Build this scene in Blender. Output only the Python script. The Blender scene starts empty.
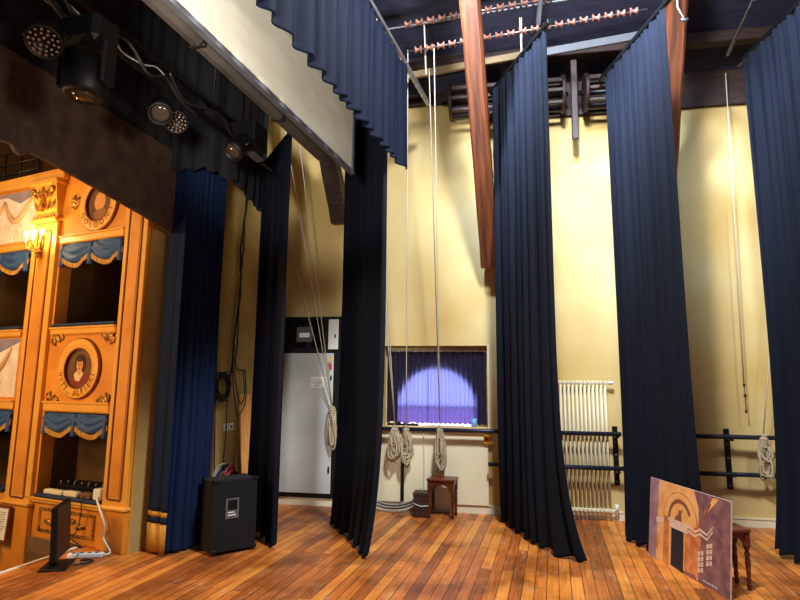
import bpy, math, random
from mathutils import Vector, Matrix
PI = math.pi
random.seed(7)
C = bpy.context.scene
col = C.collection

# ------------------------------------------------------------------ camera
cam = bpy.data.cameras.new('camera'); co = bpy.data.objects.new('camera', cam); col.objects.link(co)
cam.sensor_width = 36; cam.sensor_fit = 'HORIZONTAL'; cam.lens = 560/800*36; cam.clip_end = 200
R3 = Matrix(((0.9653666856, 0.0294483328, 0.2592295469), (0.2607094101, -0.1465425442, -0.9542305205), (0.0098876594, 0.9887659371, -0.1491447477)))
co.matrix_world = Matrix.Translation((0, 0, 1.55)) @ R3.to_4x4()
C.camera = co

# ------------------------------------------------------------------ world and light
w = bpy.data.worlds.new('world'); C.world = w; w.use_nodes = True
w.node_tree.nodes['Background'].inputs[0].default_value = (0.75, 0.85, 1.0, 1)
w.node_tree.nodes['Background'].inputs[1].default_value = 0.12
def light(name, kind, loc, energy, color, size=1.0, target=None, **k):
    l = bpy.data.lights.new(name, kind); o = bpy.data.objects.new(name, l); col.objects.link(o)
    l.energy = energy; l.color = color; o.location = loc
    if kind == 'AREA': l.size = size
    elif kind in ('POINT', 'SPOT'): l.shadow_soft_size = size
    for a, b in k.items(): setattr(l, a, b)
    if target is not None:
        o.rotation_euler = (Vector(target)-Vector(loc)).to_track_quat('-Z', 'Y').to_euler()
    return o
light('work_light_key', 'AREA', (0.15, 3.3, 5.9), 265, (0.84, 0.91, 1.0), 0.45, (0.05, 6.9, 2.0))
light('floor_fill', 'AREA', (0.3, 3.2, 5.8), 165, (1.0, 0.97, 0.94), 0.6, (-0.1, 4.2, 0.0))  # added fill from overhead, brightens the floor and leaves the curtains dark
for fx, fy, tx, ty, fe in ((-1.0, 4.4, -0.35, 6.1, 46), (0.2, 4.1, 0.95, 6.0, 48), (1.6, 4.0, 2.3, 5.9, 20)):
    light('leg_top_fill', 'AREA', (fx, fy, 6.2), fe, (0.58, 0.73, 1.0), 0.3, (tx, ty, 4.7), spread=math.radians(50))  # unseen fills added to lift the tops of the leg curtains
light('right_bay_fill', 'AREA', (3.4, 3.6, 5.2), 28, (1.0, 0.95, 0.86), 0.5, (2.0, 7.2, 2.2), spread=math.radians(100))  # added fill for the wall bay behind the third leg
light('screen_fill_spot', 'SPOT', (-0.95, 0.55, 2.35), 620, (1.0, 0.97, 0.90), 0.2, (-1.79, 3.45, 3.78), spot_size=math.radians(42), spot_blend=0.5)  # added spot, only there to brighten the canvas screen
light('header_fill_spot', 'SPOT', (2.0, 0.4, 1.9), 380, (1.0, 0.9, 0.76), 0.3, (-3.6, 3.0, 3.35), spot_size=math.radians(30), spot_blend=0.8)  # added warm spot that lifts the header out of the dark
light('left_bay_fill_spot', 'SPOT', (-0.1, -0.4, 2.9), 560, (1.0, 0.97, 0.92), 0.2, (-2.7, 7.1, 1.3), spot_size=math.radians(23), spot_blend=0.7)  # added fill from near the camera for the cupboard door and left bay
light('auditorium_fill_high', 'POINT', (-6.0, 1.6, 3.6), 310, (1.0, 0.62, 0.24), 0.35)  # unseen warm fill added to light the box fronts from high up
light('auditorium_fill_low', 'POINT', (-5.4, 2.6, 1.6), 95, (1.0, 0.62, 0.24), 0.25)  # second warm fill added lower down for the boxes, no lamp known here
C.view_settings.view_transform = 'Standard'; C.view_settings.look = 'None'
C.view_settings.exposure = 0.28; C.view_settings.gamma = 1.0; C.view_settings.use_curve_mapping = False

# ------------------------------------------------------------------ materials
MATS = {}
def lin(c):
    c = c/255.0
    return c/12.92 if c <= 0.04045 else ((c+0.055)/1.055)**2.4
def rgb(r, g, b): return (lin(r), lin(g), lin(b), 1)
def mat(name, c, rough=0.6, metal=0.0, var=0.0, scale=6.0, bump=0.0, c2=None, sheen=0.0, emit=None, stretch=(1, 1, 1), spec=0.5, trans=0.0, alpha=1.0):
    if name in MATS: return MATS[name]
    m = bpy.data.materials.new(name); m.use_nodes = True; nt = m.node_tree; N = nt.nodes; L = nt.links
    p = N['Principled BSDF']
    p.inputs['Base Color'].default_value = c; p.inputs['Roughness'].default_value = rough
    p.inputs['Metallic'].default_value = metal; p.inputs['Specular IOR Level'].default_value = spec
    if sheen:
        p.inputs['Sheen Weight'].default_value = sheen; p.inputs['Sheen Roughness'].default_value = 0.4
        p.inputs['Sheen Tint'].default_value = (min(1, c[0]*6), min(1, c[1]*6), min(1, c[2]*6), 1)
    if trans: p.inputs['Transmission Weight'].default_value = trans
    if alpha < 1: p.inputs['Alpha'].default_value = alpha
    if emit: p.inputs['Emission Color'].default_value = emit[0]; p.inputs['Emission Strength'].default_value = emit[1]
    if var or bump or c2:
        tc = N.new('ShaderNodeTexCoord'); mp = N.new('ShaderNodeMapping'); mp.inputs['Scale'].default_value = stretch
        L.new(tc.outputs['Object'], mp.inputs['Vector'])
        n = N.new('ShaderNodeTexNoise'); n.inputs['Scale'].default_value = scale; n.inputs['Detail'].default_value = 6
        L.new(mp.outputs[0], n.inputs['Vector'])
        if c2 is None: c2 = tuple(x*(1-var) for x in c[:3])+(1,)
        r = N.new('ShaderNodeValToRGB'); r.color_ramp.elements[0].position = 0.35; r.color_ramp.elements[1].position = 0.65
        r.color_ramp.elements[0].color = c2; r.color_ramp.elements[1].color = c
        L.new(n.outputs['Fac'], r.inputs['Fac']); L.new(r.outputs['Color'], p.inputs['Base Color'])
        if bump:
            b = N.new('ShaderNodeBump'); b.inputs['Strength'].default_value = bump; b.inputs['Distance'].default_value = 0.01
            L.new(n.outputs['Fac'], b.inputs['Height']); L.new(b.outputs[0], p.inputs['Normal'])
    MATS[name] = m; return m

def floor_mat():
    m = bpy.data.materials.new('stage_boards'); m.use_nodes = True; nt = m.node_tree; N = nt.nodes; L = nt.links
    p = N['Principled BSDF']; g = N.new('ShaderNodeNewGeometry')
    mp = N.new('ShaderNodeMapping'); mp.inputs['Rotation'].default_value = (0, 0, PI/2); L.new(g.outputs['Position'], mp.inputs['Vector'])
    b = N.new('ShaderNodeTexBrick'); b.inputs['Scale'].default_value = 1.0; b.inputs['Brick Width'].default_value = 1.7
    b.inputs['Row Height'].default_value = 0.092; b.inputs['Mortar Size'].default_value = 0.003; b.inputs['Mortar Smooth'].default_value = 0.3
    b.inputs['Color1'].default_value = (0, 0, 0, 1); b.inputs['Color2'].default_value = (1, 1, 1, 1); b.inputs['Mortar'].default_value = (0.5, 0.5, 0.5, 1)
    b.offset = 0.37; L.new(mp.outputs[0], b.inputs['Vector'])
    r = N.new('ShaderNodeValToRGB'); e = r.color_ramp.elements
    e[0].position = 0; e[0].color = rgb(146, 80, 34); e[1].position = 1; e[1].color = rgb(222, 140, 58)
    x = e.new(0.45); x.color = rgb(184, 104, 42); x = e.new(0.7); x.color = rgb(200, 116, 46)
    L.new(b.outputs['Color'], r.inputs['Fac'])
    # grain
    mp2 = N.new('ShaderNodeMapping'); mp2.inputs['Scale'].default_value = (30, 1.6, 1); L.new(g.outputs['Position'], mp2.inputs['Vector'])
    n = N.new('ShaderNodeTexNoise'); n.inputs['Scale'].default_value = 1.6; n.inputs['Detail'].default_value = 8; L.new(mp2.outputs[0], n.inputs['Vector'])
    mx = N.new('ShaderNodeMixRGB'); mx.blend_type = 'OVERLAY'; mx.inputs['Fac'].default_value = 0.75
    L.new(r.outputs['Color'], mx.inputs[1]); L.new(n.outputs['Fac'], mx.inputs[2])
    # worn pale scratches and dark dirt
    mp3 = N.new('ShaderNodeMapping'); mp3.inputs['Scale'].default_value = (8, 1.6, 1); L.new(g.outputs['Position'], mp3.inputs['Vector'])
    n2 = N.new('ShaderNodeTexNoise'); n2.inputs['Scale'].default_value = 1.5; n2.inputs['Detail'].default_value = 12; n2.inputs['Roughness'].default_value = 0.82; L.new(mp3.outputs[0], n2.inputs['Vector'])
    r2 = N.new('ShaderNodeValToRGB'); r2.color_ramp.elements[0].position = 0.54; r2.color_ramp.elements[0].color = (0, 0, 0, 1)
    r2.color_ramp.elements[1].position = 0.66; r2.color_ramp.elements[1].color = (0.7, 0.7, 0.7, 1); L.new(n2.outputs['Fac'], r2.inputs['Fac'])
    m2 = N.new('ShaderNodeMixRGB'); m2.inputs[2].default_value = rgb(214, 176, 128); L.new(r2.outputs['Color'], m2.inputs['Fac']); L.new(mx.outputs[0], m2.inputs[1])
    n3 = N.new('ShaderNodeTexNoise'); n3.inputs['Scale'].default_value = 1.6; n3.inputs['Detail'].default_value = 9; n3.inputs['Roughness'].default_value = 0.65; L.new(g.outputs['Position'], n3.inputs['Vector'])
    r3 = N.new('ShaderNodeValToRGB'); r3.color_ramp.elements[0].position = 0.38; r3.color_ramp.elements[0].color = (0.42, 0.38, 0.36, 1)
    r3.color_ramp.elements[1].position = 0.55; r3.color_ramp.elements[1].color = (1, 1, 1, 1); L.new(n3.outputs['Fac'], r3.inputs['Fac'])
    m3 = N.new('ShaderNodeMixRGB'); m3.blend_type = 'MULTIPLY'; m3.inputs['Fac'].default_value = 0.85; L.new(m2.outputs[0], m3.inputs[1]); L.new(r3.outputs['Color'], m3.inputs[2])
    # joints
    m4 = N.new('ShaderNodeMixRGB'); m4.inputs[2].default_value = rgb(50, 24, 12); L.new(b.outputs['Fac'], m4.inputs['Fac']); L.new(m3.outputs[0], m4.inputs[1])
    L.new(m4.outputs[0], p.inputs['Base Color'])
    rr = N.new('ShaderNodeMapRange'); rr.inputs['To Min'].default_value = 0.22; rr.inputs['To Max'].default_value = 0.55; L.new(n2.outputs['Fac'], rr.inputs['Value']); L.new(rr.outputs[0], p.inputs['Roughness'])
    bp = N.new('ShaderNodeBump'); bp.inputs['Strength'].default_value = 0.5; bp.inputs['Distance'].default_value = 0.004; bp.invert = True
    L.new(b.outputs['Fac'], bp.inputs['Height']); L.new(bp.outputs[0], p.inputs['Normal'])
    return m
def translucent_mat(name, c, mixf=0.6):
    m = bpy.data.materials.new(name); m.use_nodes = True; nt = m.node_tree; N = nt.nodes; L = nt.links
    p = N['Principled BSDF']; p.inputs['Base Color'].default_value = rgb(22, 14, 38); p.inputs['Roughness'].default_value = 0.8
    t = N.new('ShaderNodeBsdfTranslucent'); t.inputs[0].default_value = c
    g = N.new('ShaderNodeMixShader'); g.inputs[0].default_value = mixf
    L.new(p.outputs[0], g.inputs[1]); L.new(t.outputs[0], g.inputs[2]); L.new(g.outputs[0], N['Material Output'].inputs[0])
    return m

M_floor = floor_mat()
M_wall = mat('cream_plaster', rgb(208, 186, 128), 0.85, var=0.10, scale=0.9, bump=0.08, c2=rgb(194, 162, 94))
M_panel = mat('cream_board', rgb(232, 220, 184), 0.6, var=0.06, scale=3)
M_base = mat('cream_gloss_paint', rgb(228, 218, 186), 0.4, var=0.08, scale=5)
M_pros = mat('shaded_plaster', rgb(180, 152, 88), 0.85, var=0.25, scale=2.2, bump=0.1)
M_roof = mat('dark_roof_boards', rgb(44, 44, 66), 0.8, var=0.5, scale=3, stretch=(1, 12, 12), bump=0.3)
M_beam = mat('old_red_timber', rgb(124, 66, 32), 0.5, c2=rgb(72, 36, 20), scale=2.2, stretch=(8, 8, 0.6), bump=0.4)
M_dkwood = mat('dark_timber', rgb(58, 32, 24), 0.6, c2=rgb(30, 17, 14), scale=5, stretch=(1, 8, 8), bump=0.3)
M_blk = mat('black_velvet', rgb(16, 20, 31), 0.9, spec=0.15, sheen=0.10, var=0.2, scale=30)
M_blkd = mat('black_serge', rgb(16, 17, 24), 0.9, var=0.3, scale=20)
M_val = mat('navy_velvet', rgb(14, 20, 36), 0.75, spec=0.08, sheen=0.08, var=0.2, scale=25)
M_blue = mat('blue_velvet', rgb(13, 32, 66), 0.8, spec=0.2, sheen=0.1, var=0.25, scale=12)
M_gold = mat('gold_fringe', rgb(196, 140, 44), 0.55, var=0.35, scale=60, stretch=(1, 1, 0.1))
M_screen = mat('white_canvas', rgb(236, 232, 214), 0.8, var=0.10, scale=2.0, stretch=(1, 1, 3), c2=rgb(220, 213, 190))
M_frame = mat('grey_batten', rgb(92, 94, 100), 0.5, metal=0.3, var=0.3, scale=8)
M_duct = mat('dull_dark_metal', rgb(72, 66, 60), 0.5, metal=0.1, var=0.45, scale=5)
M_hdr = mat('blackened_header', rgb(84, 64, 46), 0.75, c2=rgb(58, 46, 38), scale=7, bump=0.15)
M_ochre = mat('ochre_paint', rgb(222, 146, 46), 0.5, var=0.10, scale=4, c2=rgb(206, 126, 34))
M_ochre2 = mat('pale_ochre_moulding', rgb(230, 164, 62), 0.45, var=0.10, scale=6)
M_red = mat('russet_paint', rgb(120, 52, 22), 0.6, var=0.2, scale=8)
M_gilt = mat('gilded_stucco', rgb(214, 160, 70), 0.35, metal=0.5, c2=rgb(110, 54, 22), scale=26)
M_int = mat('box_interior', rgb(96, 66, 34), 0.9, var=0.35, scale=2)
M_marble = mat('brown_marble', rgb(132, 96, 66), 0.35, c2=rgb(78, 52, 36), scale=3, stretch=(1, 1, 2.5))
M_fresco = mat('pale_fresco', rgb(238, 226, 220), 0.7, c2=rgb(216, 196, 186), scale=7)
M_lav = mat('lavender_border', rgb(150, 138, 160), 0.7, var=0.2, scale=9)
M_black = mat('black_plastic', rgb(11, 11, 12), 0.5, spec=0.3, var=0.2, scale=15)
M_blackm = mat('black_metal', rgb(22, 22, 24), 0.4, metal=0.4, var=0.3, scale=15)
M_carpet = mat('black_speaker_carpet', rgb(10, 10, 11), 0.95, var=0.5, scale=80, bump=0.5)
M_steel = mat('steel', rgb(150, 152, 158), 0.35, metal=0.8, var=0.2, scale=10)
M_grey = mat('grey_label', rgb(96, 96, 100), 0.5, var=0.2, scale=20)
M_white = mat('white_paint', rgb(226, 226, 222), 0.45, var=0.04, scale=5)
M_door = mat('pale_grey_door', rgb(196, 200, 196), 0.38, var=0.10, scale=1.6, c2=rgb(176, 182, 180))
M_glass = mat('dark_glass', rgb(12, 14, 18), 0.08, spec=0.8, var=0.1, scale=3)
M_rope = mat('hemp_rope', rgb(196, 182, 150), 0.9, c2=rgb(146, 130, 104), scale=90, bump=0.4)
M_ropew = mat('white_rope', rgb(200, 192, 170), 0.9, var=0.2, scale=90)
M_pulley = mat('wooden_pulley', rgb(140, 92, 74), 0.55, c2=rgb(104, 62, 48), scale=20)
M_barre = mat('dark_blue_barre', rgb(34, 40, 58), 0.35, metal=0.3, var=0.2, scale=10)
M_rad = mat('radiator_enamel', rgb(226, 218, 186), 0.35, var=0.05, scale=8)
M_stool = mat('varnished_walnut', rgb(112, 50, 26), 0.35, c2=rgb(58, 24, 14), scale=7, stretch=(1, 1, 5))
M_ply = mat('plain_board', rgb(232, 166, 88), 0.6, c2=rgb(208, 138, 66), scale=5, stretch=(6, 6, 1))
M_paper = mat('paper', rgb(232, 230, 226), 0.7, var=0.04, scale=12)
M_ink = mat('ink', rgb(46, 46, 52), 0.7, var=0.1, scale=30)
M_cable = mat('black_cable', rgb(20, 19, 20), 0.5, var=0.2, scale=40)
M_cabg = mat('grey_cable', rgb(150, 148, 140), 0.5, var=0.2, scale=40)
M_cabr = mat('red_cable', rgb(150, 34, 30), 0.5, var=0.2, scale=40)
M_wcab = mat('white_cable', rgb(214, 210, 200), 0.5, var=0.1, scale=40)
M_yel = mat('yellow_plastic', rgb(232, 178, 40), 0.4, var=0.1, scale=20)
M_redp = mat('red_plastic', rgb(190, 40, 30), 0.4, var=0.1, scale=20)
M_purl = mat('pale_grey_purlin', rgb(128, 134, 142), 0.5, var=0.15, scale=6)
M_cream_purl = mat('cream_purlin', rgb(150, 128, 90), 0.6, var=0.2, scale=6)
M_led = mat('led_lens', rgb(120, 100, 84), 0.15, var=0.1, scale=40)
M_lens = mat('lamp_lens', rgb(60, 52, 44), 0.08, var=0.2, scale=10)
M_flame = mat('candle_bulb', (1, 0.8, 0.5, 1), 0.4, emit=((1, 0.72, 0.34, 1), 22), var=0.01)
M_bluecup = mat('blue_plastic_cup', rgb(110, 160, 210), 0.3, var=0.05, scale=10)
M_brownbox = mat('brown_leatherette', rgb(62, 34, 26), 0.55, var=0.35, scale=14)
M_swag = mat('blue_swag_cloth', rgb(48, 82, 138), 0.7, var=0.2, scale=12)
M_navycl = mat('navy_ledge_cloth', rgb(28, 48, 84), 0.8, var=0.2, scale=20)
M_cloth = mat('white_cloth', rgb(226, 214, 186), 0.8, var=0.08, scale=20)
M_lun = mat('daylight_lunette', (0.6, 0.65, 1, 1), 0.5, emit=((0.55, 0.62, 1.0, 1), 7.5), var=0.01)
M_lun2 = mat('daylight_sill_pane', (0.6, 0.5, 1, 1), 0.5, emit=((0.62, 0.45, 1.0, 1), 3.6), var=0.01)
M_wcurt = translucent_mat('purple_curtain', (0.20, 0.19, 0.36, 1), 0.55)

# ------------------------------------------------------------------ mesh builder
def frame(origin, ang): return Matrix.Translation(origin) @ Matrix.Rotation(ang, 4, 'Z')
WF = frame((0, 7.25, 0), math.atan(0.09))      # side wall: x along wall, -y towards the stage
BFr = frame((-3.83, 4.57, 0), math.atan2(-0.165, 0.986))   # fronts of the boxes: +x to the right, +y into the boxes
I4 = Matrix.Identity(4)
class MB:
    def __init__(s, M=I4): s.v = []; s.f = []; s.mi = []; s.sm = []; s.M = M; s.cur = 0
    def add(s, vs, fs, smooth=False, M=None):
        b = len(s.v); T = s.M if M is None else s.M @ M
        s.v += [T @ Vector(v) for v in vs]; s.f += [tuple(i+b for i in f) for f in fs]
        s.mi += [s.cur]*len(fs); s.sm += [smooth]*len(fs); return s
    def m(s, i): s.cur = i; return s
    def box(s, x0, x1, y0, y1, z0, z1, M=None, bev=0.0):
        if x0 > x1: x0, x1 = x1, x0
        if y0 > y1: y0, y1 = y1, y0
        if z0 > z1: z0, z1 = z1, z0
        if bev <= 0:
            vs = [(x, y, z) for z in (z0, z1) for (x, y) in ((x0, y0), (x1, y0), (x1, y1), (x0, y1))]
            return s.add(vs, [(0, 3, 2, 1), (4, 5, 6, 7), (0, 1, 5, 4), (1, 2, 6, 5), (2, 3, 7, 6), (3, 0, 4, 7)], M=M)
        b = min(bev, (x1-x0)*.45, (y1-y0)*.45, (z1-z0)*.45)
        def ring(z, i): return [(x0+i, y0+b, z), (x0+b, y0+i, z), (x1-b, y0+i, z), (x1-i, y0+b, z), (x1-i, y1-b, z), (x1-b, y1-i, z), (x0+b, y1-i, z), (x0+i, y1-b, z)]
        vs = ring(z0, b)+ring(z0+b, 0)+ring(z1-b, 0)+ring(z1, b)
        fs = [tuple(reversed(range(8)))]+[tuple(range(24, 32))]
        for k in range(3):
            for j in range(8): fs.append((k*8+j, k*8+(j+1) % 8, (k+1)*8+(j+1) % 8, (k+1)*8+j))
        return s.add(vs, fs, M=M)
    def tube(s, pts, r, seg=8, caps=True, M=None):
        pts = [Vector(p) for p in pts]; n = len(pts); vs = []; fs = []
        rr = r if isinstance(r, (list, tuple)) else [r]*n
        t0 = (pts[1]-pts[0]).normalized(); up = Vector((0, 0, 1)) if abs(t0.z) < 0.9 else Vector((1, 0, 0))
        a = t0.cross(up).normalized()
        for i, p in enumerate(pts):
            t = ((pts[min(i+1, n-1)]-pts[max(i-1, 0)]))
            t = t.normalized() if t.length > 1e-9 else t0
            a = (a - t*a.dot(t))
            a = a.normalized() if a.length > 1e-6 else t.orthogonal().normalized()
            b = t.cross(a)
            for k in range(seg):
                an = 2*PI*k/seg; vs.append(p + (a*math.cos(an)+b*math.sin(an))*rr[i])
        for i in range(n-1):
            for k in range(seg): fs.append((i*seg+k, i*seg+(k+1) % seg, (i+1)*seg+(k+1) % seg, (i+1)*seg+k))
        if caps: fs.append(tuple(reversed(range(seg)))); fs.append(tuple(range((n-1)*seg, n*seg)))
        return s.add(vs, fs, True, M)
    def lathe(s, prof, seg=16, M=None):          # profile of (r, z)
        vs = []; fs = []; n = len(prof)
        for r, z in prof:
            for k in range(seg): vs.append((r*math.cos(2*PI*k/seg), r*math.sin(2*PI*k/seg), z))
        for i in range(n-1):
            for k in range(seg): fs.append((i*seg+k, i*seg+(k+1) % seg, (i+1)*seg+(k+1) % seg, (i+1)*seg+k))
        fs.append(tuple(reversed(range(seg)))); fs.append(tuple(range((n-1)*seg, n*seg)))
        return s.add(vs, fs, True, M)
    def poly_xz(s, pts, y0, y1, M=None):          # polygon in x,z extruded from y0 to y1
        n = len(pts); vs = [(x, y0, z) for x, z in pts]+[(x, y1, z) for x, z in pts]
        fs = [tuple(range(n)), tuple(reversed(range(n, 2*n)))]
        for i in range(n): j = (i+1) % n; fs.append((j, i, n+i, n+j))
        return s.add(vs, fs, M=M)
    def ell(s, cx, cz, rx, rz, y0, y1, n=32, M=None):
        return s.poly_xz([(cx+rx*math.cos(2*PI*k/n), cz+rz*math.sin(2*PI*k/n)) for k in range(n)], y0, y1, M)
    def ring(s, cx, cz, rx, rz, ix, iz, y0, y1, n=40, bulge=0.0):
        vs = []; fs = []
        for k in range(n):
            a = 2*PI*k/n; c, d = math.cos(a), math.sin(a)
            vs += [(cx+rx*c, y1, cz+rz*d), (cx+rx*c, y0, cz+rz*d), (cx+(rx+ix)/2*c, y0-bulge, cz+(rz+iz)/2*d), (cx+ix*c, y0, cz+iz*d), (cx+ix*c, y1, cz+iz*d)]
        for k in range(n):
            j = (k+1) % n
            for q in range(4): fs.append((k*5+q, k*5+q+1, j*5+q+1, j*5+q))
        return s.add(vs, fs, False)
    def sphere(s, c, r, M=None, seg=12, sq=(1, 1, 1)):
        vs = []; fs = []; rg = seg//2
        for i in range(1, rg):
            th = PI*i/rg
            for k in range(seg): vs.append((c[0]+sq[0]*r*math.sin(th)*math.cos(2*PI*k/seg), c[1]+sq[1]*r*math.sin(th)*math.sin(2*PI*k/seg), c[2]+sq[2]*r*math.cos(th)))
        vs += [(c[0], c[1], c[2]+r*sq[2]), (c[0], c[1], c[2]-r*sq[2])]; a = len(vs)-2
        for i in range(rg-2):
            for k in range(seg): fs.append((i*seg+k, (i+1)*seg+k, (i+1)*seg+(k+1) % seg, i*seg+(k+1) % seg))
        for k in range(seg): fs.append((a, k, (k+1) % seg)); fs.append((a+1, (rg-2)*seg+(k+1) % seg, (rg-2)*seg+k))
        return s.add(vs, fs, True, M)
    def build(s, name, mats, parent=None, local=False, solid=0.0, flip=False):
        me = bpy.data.meshes.new(name); o = bpy.data.objects.new(name, me); col.objects.link(o)
        vs = s.v
        if not local:
            if parent is not None: inv = world_of(parent).inverted(); vs = [inv @ v for v in vs]
            else:
                xs = [v.x for v in vs]; ys = [v.y for v in vs]; zs = [v.z for v in vs]
                c = Vector(((min(xs)+max(xs))/2, (min(ys)+max(ys))/2, min(zs))); o.location = c; vs = [v-c for v in vs]
        me.from_pydata([tuple(v) for v in vs], [], s.f)
        if not isinstance(mats, (list, tuple)): mats = [mats]
        for mm in mats: me.materials.append(mm)
        me.polygons.foreach_set('material_index', s.mi); me.polygons.foreach_set('use_smooth', s.sm); me.update()
        if solid:
            md = o.modifiers.new('thickness', 'SOLIDIFY'); md.thickness = solid; md.offset = 0
        if parent is not None: o.parent = parent
        return o
def world_of(o):
    m = Matrix.LocRotScale(o.location, o.rotation_euler, o.scale)
    return world_of(o.parent) @ m if o.parent else m
def tag(o, label=None, cat=None, group=None, kind=None):
    if label: o['label'] = label
    if cat: o['category'] = cat
    if group: o['group'] = group
    if kind: o['kind'] = kind
    return o
def thing(name, label, cat, loc=(0, 0, 0), rz=0.0, group=None):
    o = bpy.data.objects.new(name, None); col.objects.link(o); o.location = loc; o.rotation_euler = (0, 0, rz)
    o.empty_display_size = 0.1
    return tag(o, label, cat, group)
def struct(name, mb, m, **k): return tag(mb.build(name, m, **k), kind='structure')
def copy_tree(o, parent=None):
    c = o.copy(); col.objects.link(c); c.parent = parent
    for ch in list(o.children): copy_tree(ch, c)
    return c
def W(s, d, z): return WF @ Vector((s, -d, z))
def Wl(s, d, z=0): p = W(s, d, z); return (p.x, p.y, p.z)
WANG = math.atan(0.09)
TXT = {}
def glyph(mb, ch, x, z, size, rot, y, mi=0):
    if ch not in TXT:
        cu = bpy.data.curves.new('t', 'FONT'); cu.body = ch; cu.size = 1; cu.align_x = 'CENTER'
        o = bpy.data.objects.new('t', cu); col.objects.link(o)
        bpy.context.view_layer.update()
        me = o.evaluated_get(bpy.context.evaluated_depsgraph_get()).to_mesh()
        TXT[ch] = ([tuple(v.co) for v in me.vertices], [tuple(p.vertices) for p in me.polygons])
        bpy.data.objects.remove(o); bpy.data.curves.remove(cu)
    vs, fs = TXT[ch]; c, s_ = math.cos(rot), math.sin(rot)
    mb.m(mi).add([(x+size*(a*c-b*s_), y, z+size*(a*s_+b*c)) for a, b, _ in vs], fs)
def text_line(mb, t, x, z, size, y, mi=0, sp=0.62):
    for i, ch in enumerate(t):
        if ch != ' ': glyph(mb, ch, x+i*size*sp, z, size, 0, y, mi)

# ------------------------------------------------------------------ the setting
struct('floor', MB().box(-4.36, 6.0, -3.0, 4.66, -0.12, 0).box(-3.95, 6.0, 4.66, 8.0, -0.12, 0), M_floor)
struct('trim_1', MB().box(-4.40, -4.362, -3.0, 4.58, -0.06, 0.006), M_white)            # stage edge strip
struct('floor_auditorium', MB().box(-12, -4.37, -3.0, 9.0, -1.15, -1.0), M_marble)
WX0, WX1, WT = -4.6, 4.6, 5.55
wl = MB(WF)
RX0, RX1, RZ0, RZ1 = -2.13, -0.79, 1.03, 2.05
wl.box(WX0, RX0, 0, 0.45, 0, WT).box(RX1, WX1, 0, 0.45, 0, WT).box(RX0, RX1, 0, 0.45, 0, RZ0).box(RX0, RX1, 0, 0.45, RZ1, WT)
# back of the window niche with its half round opening
cx, cz, rr = -1.46, 1.27, 0.50
pts = [(RX0, RZ0), (cx-rr, RZ0)]
pts += [(cx-rr, cz)]+[(cx-rr*math.cos(PI*k/24), cz+rr*math.sin(PI*k/24)*0.98) for k in range(1, 24)]+[(cx+rr, cz), (cx+rr, RZ0), (RX1, RZ0), (RX1, RZ1), (RX0, RZ1)]
half1 = [(RX0, RZ0), (cx-rr, RZ0), (cx-rr, cz)]+[(cx-rr*math.cos(PI*k/24), cz+rr*math.sin(PI*k/24)*0.98) for k in range(1, 13)]+[(cx, RZ1), (RX0, RZ1)]
half2 = [(RX1, RZ1), (cx, RZ1)]+[(cx-rr*math.cos(PI*k/24), cz+rr*math.sin(PI*k/24)*0.98) for k in range(12, 24)]+[(cx+rr, cz), (cx+rr, RZ0), (RX1, RZ0)]
def tri_ext(mb, pts, y0, y1):
    mb.poly_xz(pts, y0, y1)
tri_ext(wl, half1, 0.142, 0.20); tri_ext(wl, half2, 0.142, 0.20)
struct('wall_back', wl, M_wall)
struct('baseboard_back', MB(WF).box(WX0, WX1, -0.022, -0.001, 0.0, 0.085).box(WX0, WX1, -0.03, -0.001, 0.085, 0.10), M_base)
w1 = thing('window_1', None, None, Wl(cx, -0.27, 1.03)); w1['kind'] = 'structure'
pane = MB(WF).poly_xz([(cx-rr, cz)]+[(cx-rr*math.cos(PI*k/24), cz+rr*math.sin(PI*k/24)*0.98) for k in range(1, 24)]+[(cx+rr, cz)], 0.144, 0.160)
pane.build('pane', M_lun, w1)
MB(WF).box(cx-rr, cx+rr, 0.144, 0.160, RZ0, cz-0.01).build('lower_pane', M_lun2, w1)
MB(WF).box(cx-rr-.01, cx+rr+.01, 0.142, 0.17, cz-0.02, cz+0.01).build('transom', M_white, w1)
# cream boards under the window and further along
def board(s0, s1, n):
    struct('trim_%d' % n, MB(WF).box(s0, s1, -0.045, -0.031, 0.10, 0.965, bev=0.004), M_panel)
board(-2.62, -1.885, 2); board(-1.85, -0.80, 3)
struct('trim_4', MB(WF).box(-2.70, -0.74, -0.09, -0.001, 0.97, 1.0, bev=0.006).box(-0.80, -0.775, -0.02, -0.001, 1.0, 2.06), M_panel)
# proscenium pier and wall towards the auditorium
pw = MB()
def slab(pts, z0, z1, mb):
    n = len(pts); vs = [(x, y, z0) for x, y in pts]+[(x, y, z1) for x, y in pts]
    fs = [tuple(reversed(range(n))), tuple(range(n, 2*n))]+[(i, (i+1) % n, n+(i+1) % n, n+i) for i in range(n)]
    mb.add(vs, fs)
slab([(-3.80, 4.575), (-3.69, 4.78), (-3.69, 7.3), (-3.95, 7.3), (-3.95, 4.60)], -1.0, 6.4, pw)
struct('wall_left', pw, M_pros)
struct('baseboard_left', MB().box(-3.69, -3.672, 4.80, 6.85, 0, 0.10), M_pros)
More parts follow.
